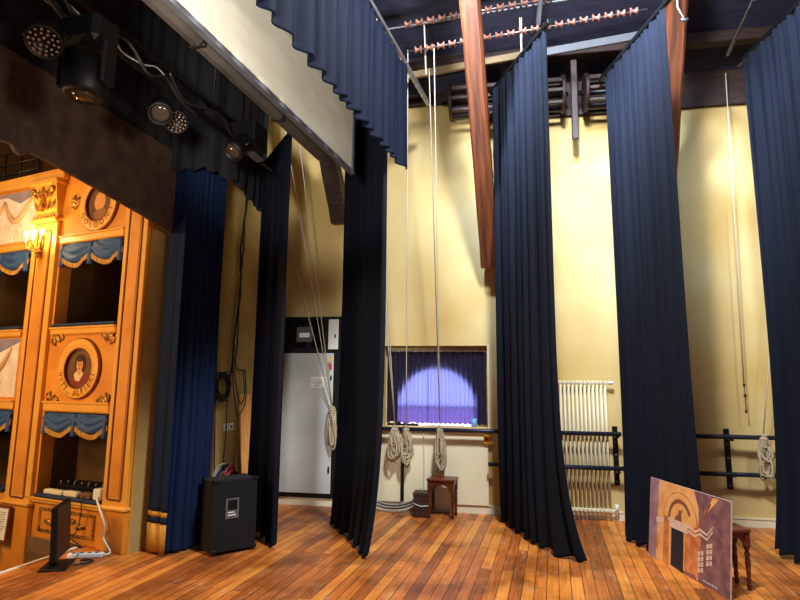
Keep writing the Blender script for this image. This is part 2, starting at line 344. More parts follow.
# roof above the stage
rf = MB(WF)
a0 = (0.02, 5.50); ang = math.radians(30)
def roofpt(d, off=0.0): return (-d, 5.50+d*math.tan(ang)-off)
x0, x1 = -4.6, 4.6
rf.add([(x0, 0.4, 5.25), (x1, 0.4, 5.25), (x1, -9, 5.5+9*math.tan(ang)), (x0, -9, 5.5+9*math.tan(ang)), (x0, 0.4, 5.4), (x1, 0.4, 5.4), (x1, -9, 5.7+9*math.tan(ang)), (x0, -9, 5.7+9*math.tan(ang))],
       [(0, 1, 2, 3), (7, 6, 5, 4), (0, 4, 5, 1), (2, 6, 7, 3), (0, 3, 7, 4), (1, 5, 6, 2)])
struct('ceiling', rf, M_roof)
for i, d in enumerate((0.55, 1.9, 3.3)):
    z = 5.5+d*math.tan(ang)-0.16
    tag(MB(WF).box(-3.4, 4.4, -d-0.07, -d+0.07, z-0.08, z+0.06, bev=.01).build('roof_purlin', M_dkwood), ['dark timber purlin under the roof nearest the side wall', 'dark timber purlin above the pulley rods', 'dark timber purlin highest over the stage'][i], 'beam', 'roof purlins')
# thin light purlins
def bar(name, p, q, wd, ht, m, label, cat, group=None):
    p, q = Vector(p), Vector(q); d = (q-p); L = d.length
    M = Matrix.Translation(p) @ d.to_track_quat('X', 'Z').to_matrix().to_4x4()
    o = MB(M).box(0, L, -wd/2, wd/2, -ht/2, ht/2, bev=min(wd, ht)*.12).build(name, m)
    return tag(o, label, cat, group)
bar('purlin', W(-2.6, .62, 5.38), W(-0.30, .62, 5.62), .05, .09, M_cream_purl, 'cream purlin strip under the dark roof, left of the timber strut', 'beam')
bar('purlin', W(-0.28, .62, 5.60), W(1.3, .62, 5.76), .05, .10, M_purl, 'pale grey purlin strip between the second and third black legs', 'beam')
bar('steel_rail', W(-2.2, 1.5, 6.0), W(2.2, 1.5, 6.22), .05, .05, M_purl, 'pale grey steel rail above the wooden pulleys', 'rail')
bar('steel_rail', W(-1.9, 1.3, 5.68), W(1.3, 1.3, 5.90), .02, .02, M_purl, 'thin steel rod between the two rows of pulleys', 'rail')

struct('trim_20', MB(WF).box(-4.4, -.9, -.06, -.001, 5.36, 5.56).box(-.9, 4.4, -.06, -.001, 5.06, 5.56), M_dkwood)
# ------------------------------------------------------------------ inclined struts
def strut(s, z0, d0, length, wd, label, lean=57, m=M_beam, thk=None):
    p = W(s, d0, z0); a = math.radians(lean)
    dirv = Vector((0.0, -math.cos(a), math.sin(a)))
    qd = dirv.to_track_quat('Z', 'Y')
    mb = MB(); n = 14; thk = thk or wd
    vs = []; rnd = random.Random(int(abs(s)*100))
    for i in range(n+1):
        z = length*i/n; k = [wd/2*(1+rnd.uniform(-.06, .06)) for _ in range(4)]; e = thk/2; c = wd*.12
        vs += [(-k[0]+c, -e, z), (k[1]-c, -e, z), (k[1], -e+c, z), (k[1], e-c, z), (k[2]-c, e, z), (-k[3]+c, e, z), (-k[3], e-c, z), (-k[0], -e+c, z)]
    fs = [tuple(reversed(range(8))), tuple(range(n*8, n*8+8))]
    for i in range(n):
        for j in range(8): fs.append((i*8+j, i*8+(j+1) % 8, (i+1)*8+(j+1) % 8, (i+1)*8+j))
    mb.add(vs, fs)
    o = mb.build('timber_strut', m, local=True); o.location = p; o.rotation_euler = qd.to_euler()
    return tag(o, label, 'beam', 'inclined roof struts')
strut(-0.745, 3.06, 0.17, 4.6, 0.21, 'red-brown timber strut beside the left edge of the second black leg')
strut(1.385, 3.9, 0.17, 3.8, 0.22, 'red-brown timber strut behind the right edge of the third black leg')
strut(-2.72, 3.72, 0.17, 3.2, 0.22, 'dark timber strut behind the white screen corner', m=M_dkwood)
strut(0.34, 4.62, 0.30, 1.1, 0.08, 'thin dark wooden strut hanging between the two windlass drums', lean=80, m=M_dkwood, thk=.07)

# ------------------------------------------------------------------ windlass drums
def drum(s0, s1, d, z, r, discs, label):
    t = thing('windlass_drum', label, 'windlass', Wl((s0+s1)/2, d, z-r), WANG, 'windlass drums')
    for ds in discs:
        mb = MB(WF @ Matrix.Translation((ds, -d, z)) @ Matrix.Rotation(PI/2, 4, 'Y'))
        mb.lathe([(r*0.80, -.02), (r, -.02), (r, .02), (r*.80, .02)], 24)
        mb.box(-r*.85, r*.85, -.035, .035, -.018, .018).box(-.035, .035, -r*.85, r*.85, -.018, .018)
        mb.build('end_disc', M_dkwood, t)
    for k in range(8):
        a = 2*PI*k/8+.2; y, zz = math.cos(a)*r*.8, math.sin(a)*r*.8
        MB(WF).box(s0, s1, -d+y-.03, -d+y+.03, z+zz-.022, z+zz+.022, bev=.006).build('slat', M_dkwood, t)
    MB(WF).tube([(s0-.1, -d, z), (s1+.05, -d, z)], .03, 10).build('axle', M_blackm, t)
    return t
drum(-1.24, 0.22, .31, 5.22, .235, (-1.22, 0.2), 'wooden windlass drum with round end disc left of the second black leg')
drum(0.46, 1.12, .31, 5.22, .235, (0.48, 1.10), 'wooden windlass drum left of the third black leg')

# ------------------------------------------------------------------ pulley rods
def pulley(loc, s, group, label):
    prof = [(.010, -.045), (.034, -.045), (.036, -.036), (.018, -.012), (.018, .012), (.036, .036), (.034, .045), (.010, .045)]
    return prof
pul_me = None
def pulley_row(s0, s1, n, d, z0, z1, rowname, rodlabel, skip=()):
    global pul_me
    rod = tag(MB(WF).tube([(s0-.12, -d, z0-.01), (s1+.14, -d, z1+.01)], .009, 8).build('pulley_rod', M_steel), rodlabel, 'rod')
    for i in range(n):
        f = i/(n-1)
        if pul_me is None:
            mb = MB(); mb.lathe([(.012, -.040), (.040, -.040), (.042, -.030), (.018, -.010), (.018, .010), (.042, .030), (.040, .040), (.012, .040)], 14, M=Matrix.Rotation(PI/2, 4, 'Y'))
            o = mb.build('pulley', M_pulley, local=True); pul_me = o.data
        else:
            o = bpy.data.objects.new('pulley', pul_me); col.objects.link(o)
        o.location = W(s0+(s1-s0)*f, d, z0+(z1-z0)*f); o.rotation_euler = (0, 0, WANG)
        tag(o, 'small turned wooden pulley in the %s' % rowname, 'pulley', rowname)
pulley_row(-1.50, 0.83, 19, 1.4, 5.32, 5.53, 'lower row of pulleys under the dark roof', 'long steel rod carrying the lower row of wooden pulleys')
pulley_row(-1.62, -0.05, 13, 1.4, 5.65, 5.79, 'upper row of pulleys under the dark roof', 'steel rod carrying the upper row of wooden pulleys')

# ------------------------------------------------------------------ curtains
def path_at(pts, u):
    ls = [math.dist(pts[i], pts[i+1]) for i in range(len(pts)-1)]; T = sum(ls); d = u*T
    for i, l in enumerate(ls):
        if d <= l or i == len(ls)-1:
            f = d/l; a, b = pts[i], pts[i+1]
            return (a[0]+(b[0]-a[0])*f, a[1]+(b[1]-a[1])*f), ((b[0]-a[0])/l, (b[1]-a[1])/l)
        d -= l
def curtain_mesh(top, bot, z0, z1, folds, amp, seed=1, power=7, nv=36, per=14, sag=None, hem=0.02, drift=0.25, amp_top=0.45):
    rnd = random.Random(seed); nu = folds*per; mb = MB(); vs = []; fs = []
    wd = [rnd.uniform(.55, 1.5) for _ in range(folds)]; T = sum(wd); cum = [0]
    for x in wd: cum.append(cum[-1]+x/T)
    am = [rnd.uniform(.5, 1.2) for _ in range(folds+1)]; ske = [rnd.uniform(-.9, .9) for _ in range(folds+1)]
    def K(u):
        for q in range(folds):
            if u <= cum[q+1] or q == folds-1: return q, min(1, (u-cum[q])/(cum[q+1]-cum[q]))
    for j in range(nv+1):
        v = j/nv; v2 = v**1.5; w_ = 1-(1-v2)**power
        for i in range(nu+1):
            u = i/nu
            (bx, by), bt = path_at(bot, u); (tx, ty), tt = path_at(top, u)
            x, y = bx+(tx-bx)*w_, by+(ty-by)*w_; nx, ny = -(tt[1]), tt[0]
            u2 = min(1, max(0, u+.04*drift*math.sin(2.2*v2*3+seed+u*7)*math.sin(PI*u)))
            q, f = K(u2); a = am[q]*(1-f)+am[q+1]*f; sk = ske[q]*(1-f)+ske[q+1]*f
            th = 2*PI*(q+f)
            body = math.sin(th+sk*math.sin(th)*.6)+.22*math.sin(2*th+seed+2*sk)
            A = amp*a*(amp_top+(1-amp_top)*(1-v2)**.5)
            pl = .30*amp*math.sin(2*PI*u*folds*2.6+seed)*v2**2
            off = A*body+pl; sh = A*.4*math.cos(th+.4)
            zb = z0(u) if callable(z0) else z0
            z = zb+(z1-zb)*v2 + (hem*math.sin(th+1)*(1-v2)**12)
            vs.append((x+nx*off+tt[0]*sh, y+ny*off+tt[1]*sh, max(z, .006) if zb < .5 else z))
    for j in range(nv):
        for i in range(nu): a = j*(nu+1)+i; fs.append((a, a+1, a+nu+2, a+nu+1))
    mb.add(vs, fs, True); return mb
def track(p, q, z, label, group='curtain tracks', hooks=0, name='curtain_track', h=.05, m=None):
    p, q = Vector((p[0], p[1], z)), Vector((q[0], q[1], z)); d = q-p
    t = thing(name, label, 'curtain track', tuple(p), 0, group)
    M = Matrix.Translation(p) @ d.to_track_quat('X', 'Z').to_matrix().to_4x4()
    MB(M).box(-.03, d.length+.03, -.022, .022, 0, h, bev=.004).build('rail', m or M_steel, t)
    for k in range(hooks):
        x = (k+.5)/hooks*d.length
        MB(M).tube([(x, 0, .002), (x+.006, 0, -.02), (x, 0, -.045), (x-.008, 0, -.03)], .004, 5).build('hook', M_steel, t)
    return t
def leg_curtain(name, label, top, bot, z1, folds, amp, seed, m=M_blk, z0=0.012, **k):
    return tag(curtain_mesh(top, bot, z0, z1, folds, amp, seed, **k).build(name, m, solid=.006), label, 'curtain')
GL = 'black wing legs'
# first leg from the left
leg_curtain('stage_leg_curtain', 'narrow black leg curtain between the black speaker and the grey cupboard', [(-3.36, 5.92), (-2.62, 5.16)], [(-3.36, 5.88), (-2.95, 5.48), (-2.60, 5.12)], 4.18, 6, .045, 3)
track((-3.42, 5.98), (-2.58, 5.12), 4.19, 'short dark track above the narrow left leg curtain', m=M_blackm)
# leg beside the white screen
leg_curtain('stage_leg_curtain', 'black leg curtain hanging behind the ruffled border, left of the window', [(-2.40, 6.22), (-1.56, 5.18)], [(-2.48, 6.26), (-2.10, 5.72), (-1.66, 5.05)], 4.70, 7, .05, 5)
track((-2.46, 6.3), (-1.55, 5.16), 4.71, 'dark track of the leg curtain behind the ruffled border', m=M_blackm)
# leg left of radiator
leg_curtain('stage_leg_curtain', 'tall black leg curtain just left of the cream radiator, trailing corner on the floor', [(-0.62, 6.60), (0.03, 5.50)], [(-0.62, 6.92), (-0.30, 6.15), (0.0, 5.62), (0.24, 5.50)], 5.17, 8, .05, 8, power=9)
track((-0.64, 6.66), (0.06, 5.42), 5.18, 'sloping-looking dark track on top of the leg curtain left of the radiator', m=M_blackm)
# leg behind the painting
leg_curtain('stage_leg_curtain', 'wide black leg curtain behind the painted board, right of the radiator', [(0.70, 6.58), (1.15, 5.40)], [(0.66, 6.46), (0.90, 6.0), (1.24, 5.55)], 5.17, 8, .045, 12)
track((0.67, 6.66), (1.19, 5.3), 5.18, 'dark track on top of the leg curtain behind the painted board', m=M_blackm)
# leg at right edge
leg_curtain('stage_leg_curtain', 'black leg curtain at the far right edge beside the hanging cord', [(2.17, 6.60), (2.55, 5.0)], [(1.98, 6.34), (2.14, 5.85), (2.60, 4.9)], 5.17, 9, .055, 17, z0=lambda u: .03)
track((2.16, 6.7), (2.6, 4.8), 5.18, 'dark track on top of the far right leg curtain', m=M_blackm)
# border (valance)
tag(curtain_mesh([(-1.66, 1.9), (-1.44, 5.42)], [(-1.66, 1.9), (-1.44, 5.42)], 3.78, 4.93, 19, .05, 21, amp_top=.55, hem=.012, per=12, nv=16, drift=.05).build('border_curtain', M_val, solid=.006),
    'ruffled navy border curtain hanging in front of the white screen', 'curtain')
track((-1.67, 1.8), (-1.39, 6.35), 4.97, 'long bright steel curtain track carrying the ruffled border', hooks=40)
# main curtain, bunched at the pier
def main_curtain():
    t = thing('main_curtain', 'blue velvet main curtain bunched at the proscenium pier with a gold fringed hem', 'curtain', (-3.45, 4.85, 0))
    path = [(-3.62, 4.67), (-3.42, 4.64), (-3.33, 4.84), (-3.31, 5.04)]
    curtain_mesh(path, path, .02, 4.0, 8, .035, 31, hem=0).build('velvet', M_blue, t, solid=.006)
    fr = [(-3.665, 4.64), (-3.42, 4.585)]
    for z0_, z1_, nm, m_ in ((.02, .27, 'fringe', M_gold), (.27, .33, 'hem_band', M_blue), (.33, .375, 'gold_band', M_gold), (.375, 4.0, 'leading_fold', M_blue)):
        curtain_mesh(fr, fr, z0_, z1_, 2, .008, 5, hem=0, nv=20 if z1_ > 1 else 2, amp_top=1).build(nm, m_, t, solid=.010)
    return t
main_curtain()

# ------------------------------------------------------------------ blackened header over the opening, drapes added above to stand for darkness
hp = [(1.2, 4.6), (1.2, 3.13), (2.60, 3.14), (2.72, 3.19), (2.78, 3.15), (2.86, 3.17), (2.93, 3.20), (3.18, 3.17), (3.67, 3.11), (4.2, 3.06), (4.70, 3.00), (4.70, 3.84)]
hm = MB(Matrix.Translation((-3.60, 0, 0)) @ Matrix.Rotation(PI/2, 4, 'Z'))
hp = [(0.8, 3.84), (0.8, 3.10), (2.60, 3.165), (2.87, 3.185), (2.90, 3.15), (2.94, 3.135), (2.98, 3.15), (3.01, 3.185), (3.20, 3.175), (3.67, 3.13), (4.2, 3.07), (4.66, 3.00), (4.66, 3.84)]
tag(hm.poly_xz(hp, 0.0, 0.03).build('proscenium_header', M_hdr), 'mottled dark brown header with a curved notched lower edge over the opening', 'header')
tag(curtain_mesh([(-3.66, 0.6), (-3.66, 4.75)], [(-3.66, 0.6), (-3.66, 4.75)], 3.80, 6.2, 18, .03, 41, nv=10).build('dark_fill_drape', M_blkd, solid=.006), 'black drape added to fill the darkness above the dark brown header', 'drape')  # black cloth put in for the darkness over the header
tag(curtain_mesh([(-3.66, 4.80), (-3.62, 4.54), (-3.20, 4.54), (-3.14, 4.95), (-3.40, 6.0)], [(-3.66, 4.80), (-3.62, 4.54), (-3.20, 4.54), (-3.14, 4.95), (-3.40, 6.0)], 3.62, 6.0, 9, .03, 42, nv=10).build('dark_fill_drape', M_blkd, solid=.006), 'black drape added over the blue curtain top to stand in for shade', 'drape')  # added to black out the curtain top, where light is blocked

# ------------------------------------------------------------------ white screen and its box batten
sc = thing('projection_screen', 'big pale canvas screen in a grey frame above the stage', 'screen', (-1.82, 3.4, 3.5))
P, Q = Vector((-1.93, 0.8, 3.50)), Vector((-1.77, 4.75, 3.50)); d = Q-P
SM = Matrix.Translation(P) @ Matrix.Rotation(math.atan2(d.y, d.x), 4, 'Z'); L = d.length
MB(SM).box(.02, L-.03, -.004, .004, .03, 2.2).build('canvas', M_screen, sc)
MB(SM).box(0, L, -.02, .02, 0, .035).box(L-.035, L, -.02, .02, .035, 2.2).box(0, .035, -.02, .02, .035, 2.2).box(0, L, -.02, .02, 2.2, 2.235).build('frame', M_frame, sc)
du = MB(Matrix.Translation((-1.95, 0, 0)))
prof = [(.048, -.02), (.05, .02), (.036, .045), (-.015, .055), (-.045, .036), (-.05, -.015), (-.03, -.042), (.014, -.048)]
vs = []; fs = []; ys = [0.6, 3.0, 4.42, 4.50]; sc_ = [1, 1, 1, .8]; zc = 3.53
for k, y in enumerate(ys):
    for a, b in prof: vs.append((a*sc_[k], y, zc+.045*(y-2.2)/2.2+b*sc_[k]))
for k in range(len(ys)-1):
    for j in range(8): fs.append((k*8+j, (k+1)*8+j, (k+1)*8+(j+1) % 8, k*8+(j+1) % 8))
fs += [tuple(range(8)), tuple(reversed(range(24, 32)))]
bt = du.add(vs, fs)
dt = thing('screen_roller_box', 'long dull dark metal roller box under the white screen', 'roller box', (-2.03, 2.5, 3.42))
du.build('casing', M_duct, dt)
for y in (1.4, 2.6, 3.6): MB(Matrix.Translation((-1.95, y, zc+.045*(y-2.2)/2.2))).box(-.055, .055, -.015, .015, -.054, .06, bev=.01).build('strap', M_blackm, dt)

# ------------------------------------------------------------------ lighting bar and lamps
lb = thing('lighting_bar', 'black lighting pipe carrying lamps above the proscenium opening', 'lighting bar', (-2.75, 3, 3.6))
MB().tube([(-2.75, 0.9, 3.72), (-2.70, 4.75, 3.72)], .025, 10).build('pipe', M_blackm, lb)
MB().tube([(-2.85, 0.9, 3.95), (-2.80, 4.75, 3.95)], .025, 10).build('pipe', M_blackm, lb)
for y in (1.3, 2.1, 2.9, 3.7, 4.4): MB().tube([(-2.74, y, 3.72), (-2.83, y+.3, 3.95)], .012, 6).build('brace', M_blackm, lb)
for y in (1.8, 4.0): MB().tube([(-2.80, y, 3.95), (-2.80, y, 6.5)], .01, 6).build('hanger', M_blackm, lb)
def aim(loc, target): return Matrix.Translation(loc) @ (Vector(target)-Vector(loc)).to_track_quat('Z', 'Y').to_matrix().to_4x4()
def par(loc, tgt, r, label, name='par_lamp'):
    M = aim(loc, tgt); t = thing(name, label, 'stage lamp', loc)
    MB(M).lathe([(r*.5, -r*1.6), (r*.85, -r*1.4), (r, -r*.3), (r*1.04, 0), (r*.9, .005), (r*.88, -.02)], 20).build('housing', M_black, t)
    mb = MB(M)
    for ring_, n in ((.25, 5), (.52, 10), (.77, 14)):
        for k in range(n):
            a = 2*PI*k/n+ring_; mb.sphere((r*ring_*math.cos(a), r*ring_*math.sin(a), .004), r*.095, seg=8, sq=(1, 1, .5))
    mb.build('led_lenses', M_led, t)
    MB(M).tube([(r*1.1, 0, -r*.5), (r*1.15, 0, -r*1.6), (0, 0, -r*2.3), (-r*1.15, 0, -r*1.6), (-r*1.1, 0, -r*.5)], .009, 6).build('yoke', M_blackm, t)
    return t
campos = (0, 0.4, 1.4)
par((-2.60, 2.18, 3.36), (-1.6, 1.0, 1.2), .092, 'round black lamp full of small lenses at the top left')
par((-2.66, 3.36, 3.47), (-1.0, 1.4, 1.5), .085, 'smaller round multi-lens lamp in the middle of the lighting bar')
def fresnel(loc, tgt, r, label):
    M = aim(loc, tgt); t = thing('spot_lamp', label, 'stage lamp', loc)
    MB(M).lathe([(r*.4, -r*2.6), (r*.9, -r*2.3), (r*.9, -r*.8), (r, -r*.6), (r*1.05, 0), (r*.85, 0), (r*.83, -.03)], 18).build('housing', M_black, t)
    MB(M).sphere((0, 0, -.02), r*.8, seg=16, sq=(1, 1, .3)).build('lens', M_lens, t)
    MB(M).tube([(r*1.1, 0, -r), (r*1.2, 0, -r*2.2), (0, 0, -r*3.2), (-r*1.2, 0, -r*2.2), (-r*1.1, 0, -r)], .009, 6).build('yoke', M_blackm, t)
    return t
def moving(loc, label):
    t = thing('moving_head_lamp', label, 'stage lamp', loc)
    x, y, z = loc
    MB(Matrix.Translation(loc)).box(-.14, .14, -.10, .10, .16, .34, bev=.03).build('base', M_black, t)
    for a_, b_ in ((-.17, -.13), (.13, .17)): MB(Matrix.Translation(loc)).box(a_, b_, -.05, .05, -.08, .18, bev=.012).build('yoke_arm', M_black, t)
    MB(Matrix.Translation(loc)).lathe([(.05, .12), (.11, .10), (.125, -.02), (.12, -.12), (.10, -.14), (.08, -.13)], 20).build('head', M_black, t)
    MB(Matrix.Translation(loc)).sphere((0, 0, -.13), .07, sq=(1, 1, .3)).build('lens', M_lens, t)
    return t
moving((-2.58, 2.45, 3.32), 'bulky black moving head lamp hanging beside the top left lamp')
fresnel((-2.62, 3.14, 3.42), (-1.4, 1.6, 1.6), .08, 'black spot lamp with dim lens left of the small multi-lens lamp')
fresnel((-2.62, 4.05, 3.52), (-2.9, 3.2, 2.6), .09, 'black spot lamp hanging near the wall end of the bar')
fresnel((-2.70, 1.55, 3.45), (-1.9, 0.6, 1.8), .09, 'black spot lamp nearest the camera on the lighting bar')
db = thing('dimmer_box', 'black square box hanging at the end of the lighting bar', 'box', (-2.62, 4.3, 3.66))
MB(Matrix.Translation((-2.62, 4.3, 3.76))).box(-.13, .13, -.12, .12, -.12, .12, bev=.012).build('casing', M_black, db)
MB(Matrix.Translation((-2.62, 4.3, 3.76))).box(-.02, .05, -.10, .20, -.15, -.122).build('bracket', M_frame, db)
rnd = random.Random(4)
def cable(name, pts, r, m, label, group=None, n=6, seed=0, wig=0.0, cat='cable'):
    rn = random.Random(seed); out = []
    P_ = [Vector(p) for p in pts]
    for i in range(len(P_)-1):
        a = P_[max(i-1, 0)]; b = P_[i]; c = P_[i+1]; e = P_[min(i+2, len(P_)-1)]
        for k in range(n):
            t = k/n
            out.append(.5*((2*b)+(-a+c)*t+(2*a-5*b+4*c-e)*t*t+(-a+3*b-3*c+e)*t**3)+Vector((rn.uniform(-wig, wig), rn.uniform(-wig, wig), rn.uniform(-wig, wig))))
    out.append(P_[-1])
    mb = MB(); mb.tube(out, r, 6)
    if name is None: return mb
    return tag(mb.build(name, m), label, cat, group)
lbls = ['black cable sagging along the near end of the lighting bar', 'black cable twisted along the middle of the lighting bar', 'black cable bundle along the wall end of the lighting bar', 'pale grey cable looping over the lighting bar']
for i, (ya, yb) in enumerate(((1.2, 2.6), (2.2, 3.6), (3.2, 4.8), (2.15, 3.3))):
    k = 7; pts = [(-2.66+rnd.uniform(-.05, .05), ya+(yb-ya)*j/k, 3.70+rnd.uniform(-.07, .09)+(.03 if i == 3 else 0)) for j in range(k+1)]
    cable('lamp_cable', pts, .012 if i < 3 else .006, M_cable if i < 3 else M_cabg, lbls[i], seed=i)

# ------------------------------------------------------------------ boxes of the auditorium
bx = MB(BFr)
XL = -4.2
OX = [(-1.33, -.33), (-2.95, -1.84)]       # box openings (x ranges)
def wallpiece(x0, x1, z0, z1): bx.box(x0, x1, 0, .14, z0, z1)
Z = dict(a=.38, b=1.235, c=2.11, d=3.02, e=3.86)
wallpiece(-.33, .03, -1, 5.2); wallpiece(-1.84, -1.33, -1, Z['e']); wallpiece(-4.2, -2.95, -1, Z['e'])
for (x0, x1) in OX:
    wallpiece(x0, x1, -1, Z['a']); wallpiece(x0, x1, Z['b'], Z['c']); wallpiece(x0, x1, Z['d'], Z['e'])
wallpiece(-1.33, -.33, Z['e'], 5.2)
struct('wall_auditorium', bx, M_ochre)
# interiors
def interior(n, x0, x1, z0, z1, y=1.1):
    mb = MB(BFr); t = .04
    mb.box(x0-t, x1+t, y, y+t, z0-t, z1+t).box(x0-t, x0, .14, y, z0-t, z1+t).box(x1, x1+t, .14, y, z0-t, z1+t).box(x0, x1, .14, y, z0-t, z0).box(x0, x1, .14, y, z1, z1+t)
    o = struct('trim_%d' % n, mb, M_int); return o
n = 10
for (x0, x1) in OX:
    for (z0, z1) in ((Z['a'], Z['b']), (Z['c'], Z['d'])):
        interior(n, x0, x1, z0, z1, .42 if (x0 > -2 and z0 > 1) is False and x0 > -2 else 1.1); n += 1
interior(n, -3.6, -1.35, Z['e']+.03, 5.1); n += 1
# painted door and dark oval inside the upper box
MBd = MB(BFr)
bd = thing('box_door', 'brown painted door inside the upper theatre box', 'door', tuple(BFr @ Vector((-.65, 1.08, Z['c']))), 0); 
MBd.box(-.95, -.40, 1.06, 1.095, Z['c'], 2.85).build('door_leaf', M_int, bd); MB(BFr).ell(-1.10, 2.42, .07, .09, 1.05, 1.09).build('dark_plaque', M_brownbox, bd)
# mouldings: horizontal rails
def rail(x0, x1, z0, z1, pr, label, m=M_ochre2):
    o = MB(BFr).box(x0, x1, -pr, -.001, z0, z1, bev=.012).box(x0, x1, -pr-.015, -.001, z1-.02, z1, bev=.004)
    return tag(o.build('box_rail', m), label, 'moulding')
rail(-1.33, -.33, 2.03, 2.11, .035, 'ochre ledge rail under the upper right box opening')
rail(-1.33, -.33, 1.24, 1.345, .03, 'ochre rail under the oval portrait panel')
rail(-1.33, -.33, 3.02, 3.11, .03, 'ochre rail above the swag of the upper right box')
rail(-2.95, -1.84, 2.03, 2.11, .035, 'ochre ledge rail under the upper left box opening')
rail(-2.95, -1.84, 1.24, 1.345, .03, 'ochre rail under the lower painted fresco')
rail(-2.95, -1.84, 3.02, 3.11, .03, 'ochre rail above the swag of the upper left box')
rail(-4.2, -1.30, 3.76, 3.87, .08, 'projecting cornice above the frescoes')
rail(-1.45, -.33, .33, .385, .03, 'lower right box sill')
# pilasters
def pilaster(x0, x1, z0, z1, label, ped=None):
    t = thing('pilaster', label, 'pilaster', tuple(BFr @ Vector(((x0+x1)/2, 0, z0))))
    MB(BFr).box(x0, x1, -.045, -.001, z0, z1, bev=.006).build('shaft', M_ochre2, t)
    w_ = x1-x0; a, b = x0+w_*.24, x1-w_*.24
    za = z0+.07; zb = z1-.10
    MB(BFr).box(a-.015, a, -.055, -.046, za, zb).box(b, b+.015, -.055, -.046, za, zb).box(a, b, -.055, -.046, za-.015, za).box(a, b, -.055, -.046, zb, zb+.015).build('panel_moulding', M_red, t)
    MB(BFr).box(a+.02, b-.02, -.050, -.046, za+.02, zb-.02).build('inner_panel', M_ochre, t)
    if ped:
        MB(BFr).box(x0-.02, x1+.015, -.06, -.001, ped[0], ped[1]-.03, bev=.008).build('pedestal', M_ochre, t)
        MB(BFr).box(x0-.035, x1+.03, -.085, -.001, ped[1]-.03, ped[1]+.005, bev=.01).build('pedestal_cap', M_ochre2, t)
    return t
p1 = pilaster(-.30, .02, .40, 5.0, 'ochre pilaster with russet sunk panel next to the proscenium pier', (0, .40))
p2 = pilaster(-1.76, -1.36, .30, 3.28, 'ochre pilaster with candle sconce and gilded capital between the two columns of boxes', (-.9, .32))
cp = MB(BFr).box(-1.78, -1.34, -.09, -.046, 3.28, 3.33, bev=.01).box(-1.77, -1.35, -.07, -.046, 3.33, 3.37)
cp.build('capital_moulding', M_ochre2, p2); MB(BFr).box(-1.80, -1.32, -.14, -.001, 3.70, 3.76, bev=.012).build('abacus', M_ochre2, p2)
cap = MB(BFr); vs = [(-1.74, -.05, 3.37), (-1.38, -.05, 3.37), (-1.34, -.12, 3.70), (-1.78, -.12, 3.70), (-1.74, 0, 3.37), (-1.38, 0, 3.37), (-1.34, 0, 3.70), (-1.78, 0, 3.70)]
cap.add(vs, [(0, 1, 2, 3), (5, 4, 7, 6), (0, 4, 5, 1), (1, 5, 6, 2), (2, 6, 7, 3), (3, 7, 4, 0)]); cap.build('capital', M_ochre2, p2)
orn = MB(BFr)
def leaf(mb, x, z, ang, ln, wd, y=-.06):
    c, s_ = math.cos(ang), math.sin(ang); pts = []
    for k in range(9):
        t = k/8; pts.append((t*ln, wd*math.sin(PI*t)*(1 if k % 2 else .8)))
    poly = pts+[(a, -b) for a, b in reversed(pts[1:-1])]
    mb.poly_xz([(x+a*c-b*s_, z+a*s_+b*c) for a, b in poly], y-.012, y)
for k in range(-2, 3):
    leaf(orn, -1.56+k*.055, 3.42, PI/2-k*.28, .13, .022, -.075); leaf(orn, -1.56+k*.05, 3.55, PI/2-k*.35, .12, .02, -.10)
orn.box(-1.575, -1.545, -.125, -.09, 3.40, 3.68).box(-1.64, -1.48, -.125, -.10, 3.60, 3.625)
for x in (-1.72, -1.40): orn.sphere((x, -.11, 3.64), .04)
for k in range(7): orn.sphere((-1.72+k*.054, -.078, 3.345), .014, seg=6)
orn.build('capital_leaves', M_gilt, p2)
# plain stiles beside openings
for (x0, x1, lb_) in ((-1.345, -1.30, 'left'), (-.345, -.31, 'right')):
    pass
# corner scroll ornament
def scroll(mb, x, z, sx, sz, k=1.0, y=-.012):
    def pt(a, b): return (x+sx*a*k, y, z+sz*b*k)
    for (ca, cb, r0, tt, dr) in ((.045, .03, .035, 1.6, 1), (.03, .085, .025, 1.5, -1), (.10, .05, .028, 1.5, 1)):
        pts = []
        for i in range(15):
            t = i/14; a = dr*2*PI*tt*t; r = r0*(1-.8*t)
            pts.append(pt(ca+r*math.cos(a), cb+r*math.sin(a)))
        mb.tube(pts, .009*k, 5)
    for a in (.2, .8, 1.4): 
        c, s_ = math.cos(a), math.sin(a)
        mb.tube([pt(.03, .03), pt(.03+.05*c, .03+.05*s_), pt(.03+.10*c, .03+.09*s_)], [.012*k, .014*k, .003], 5)
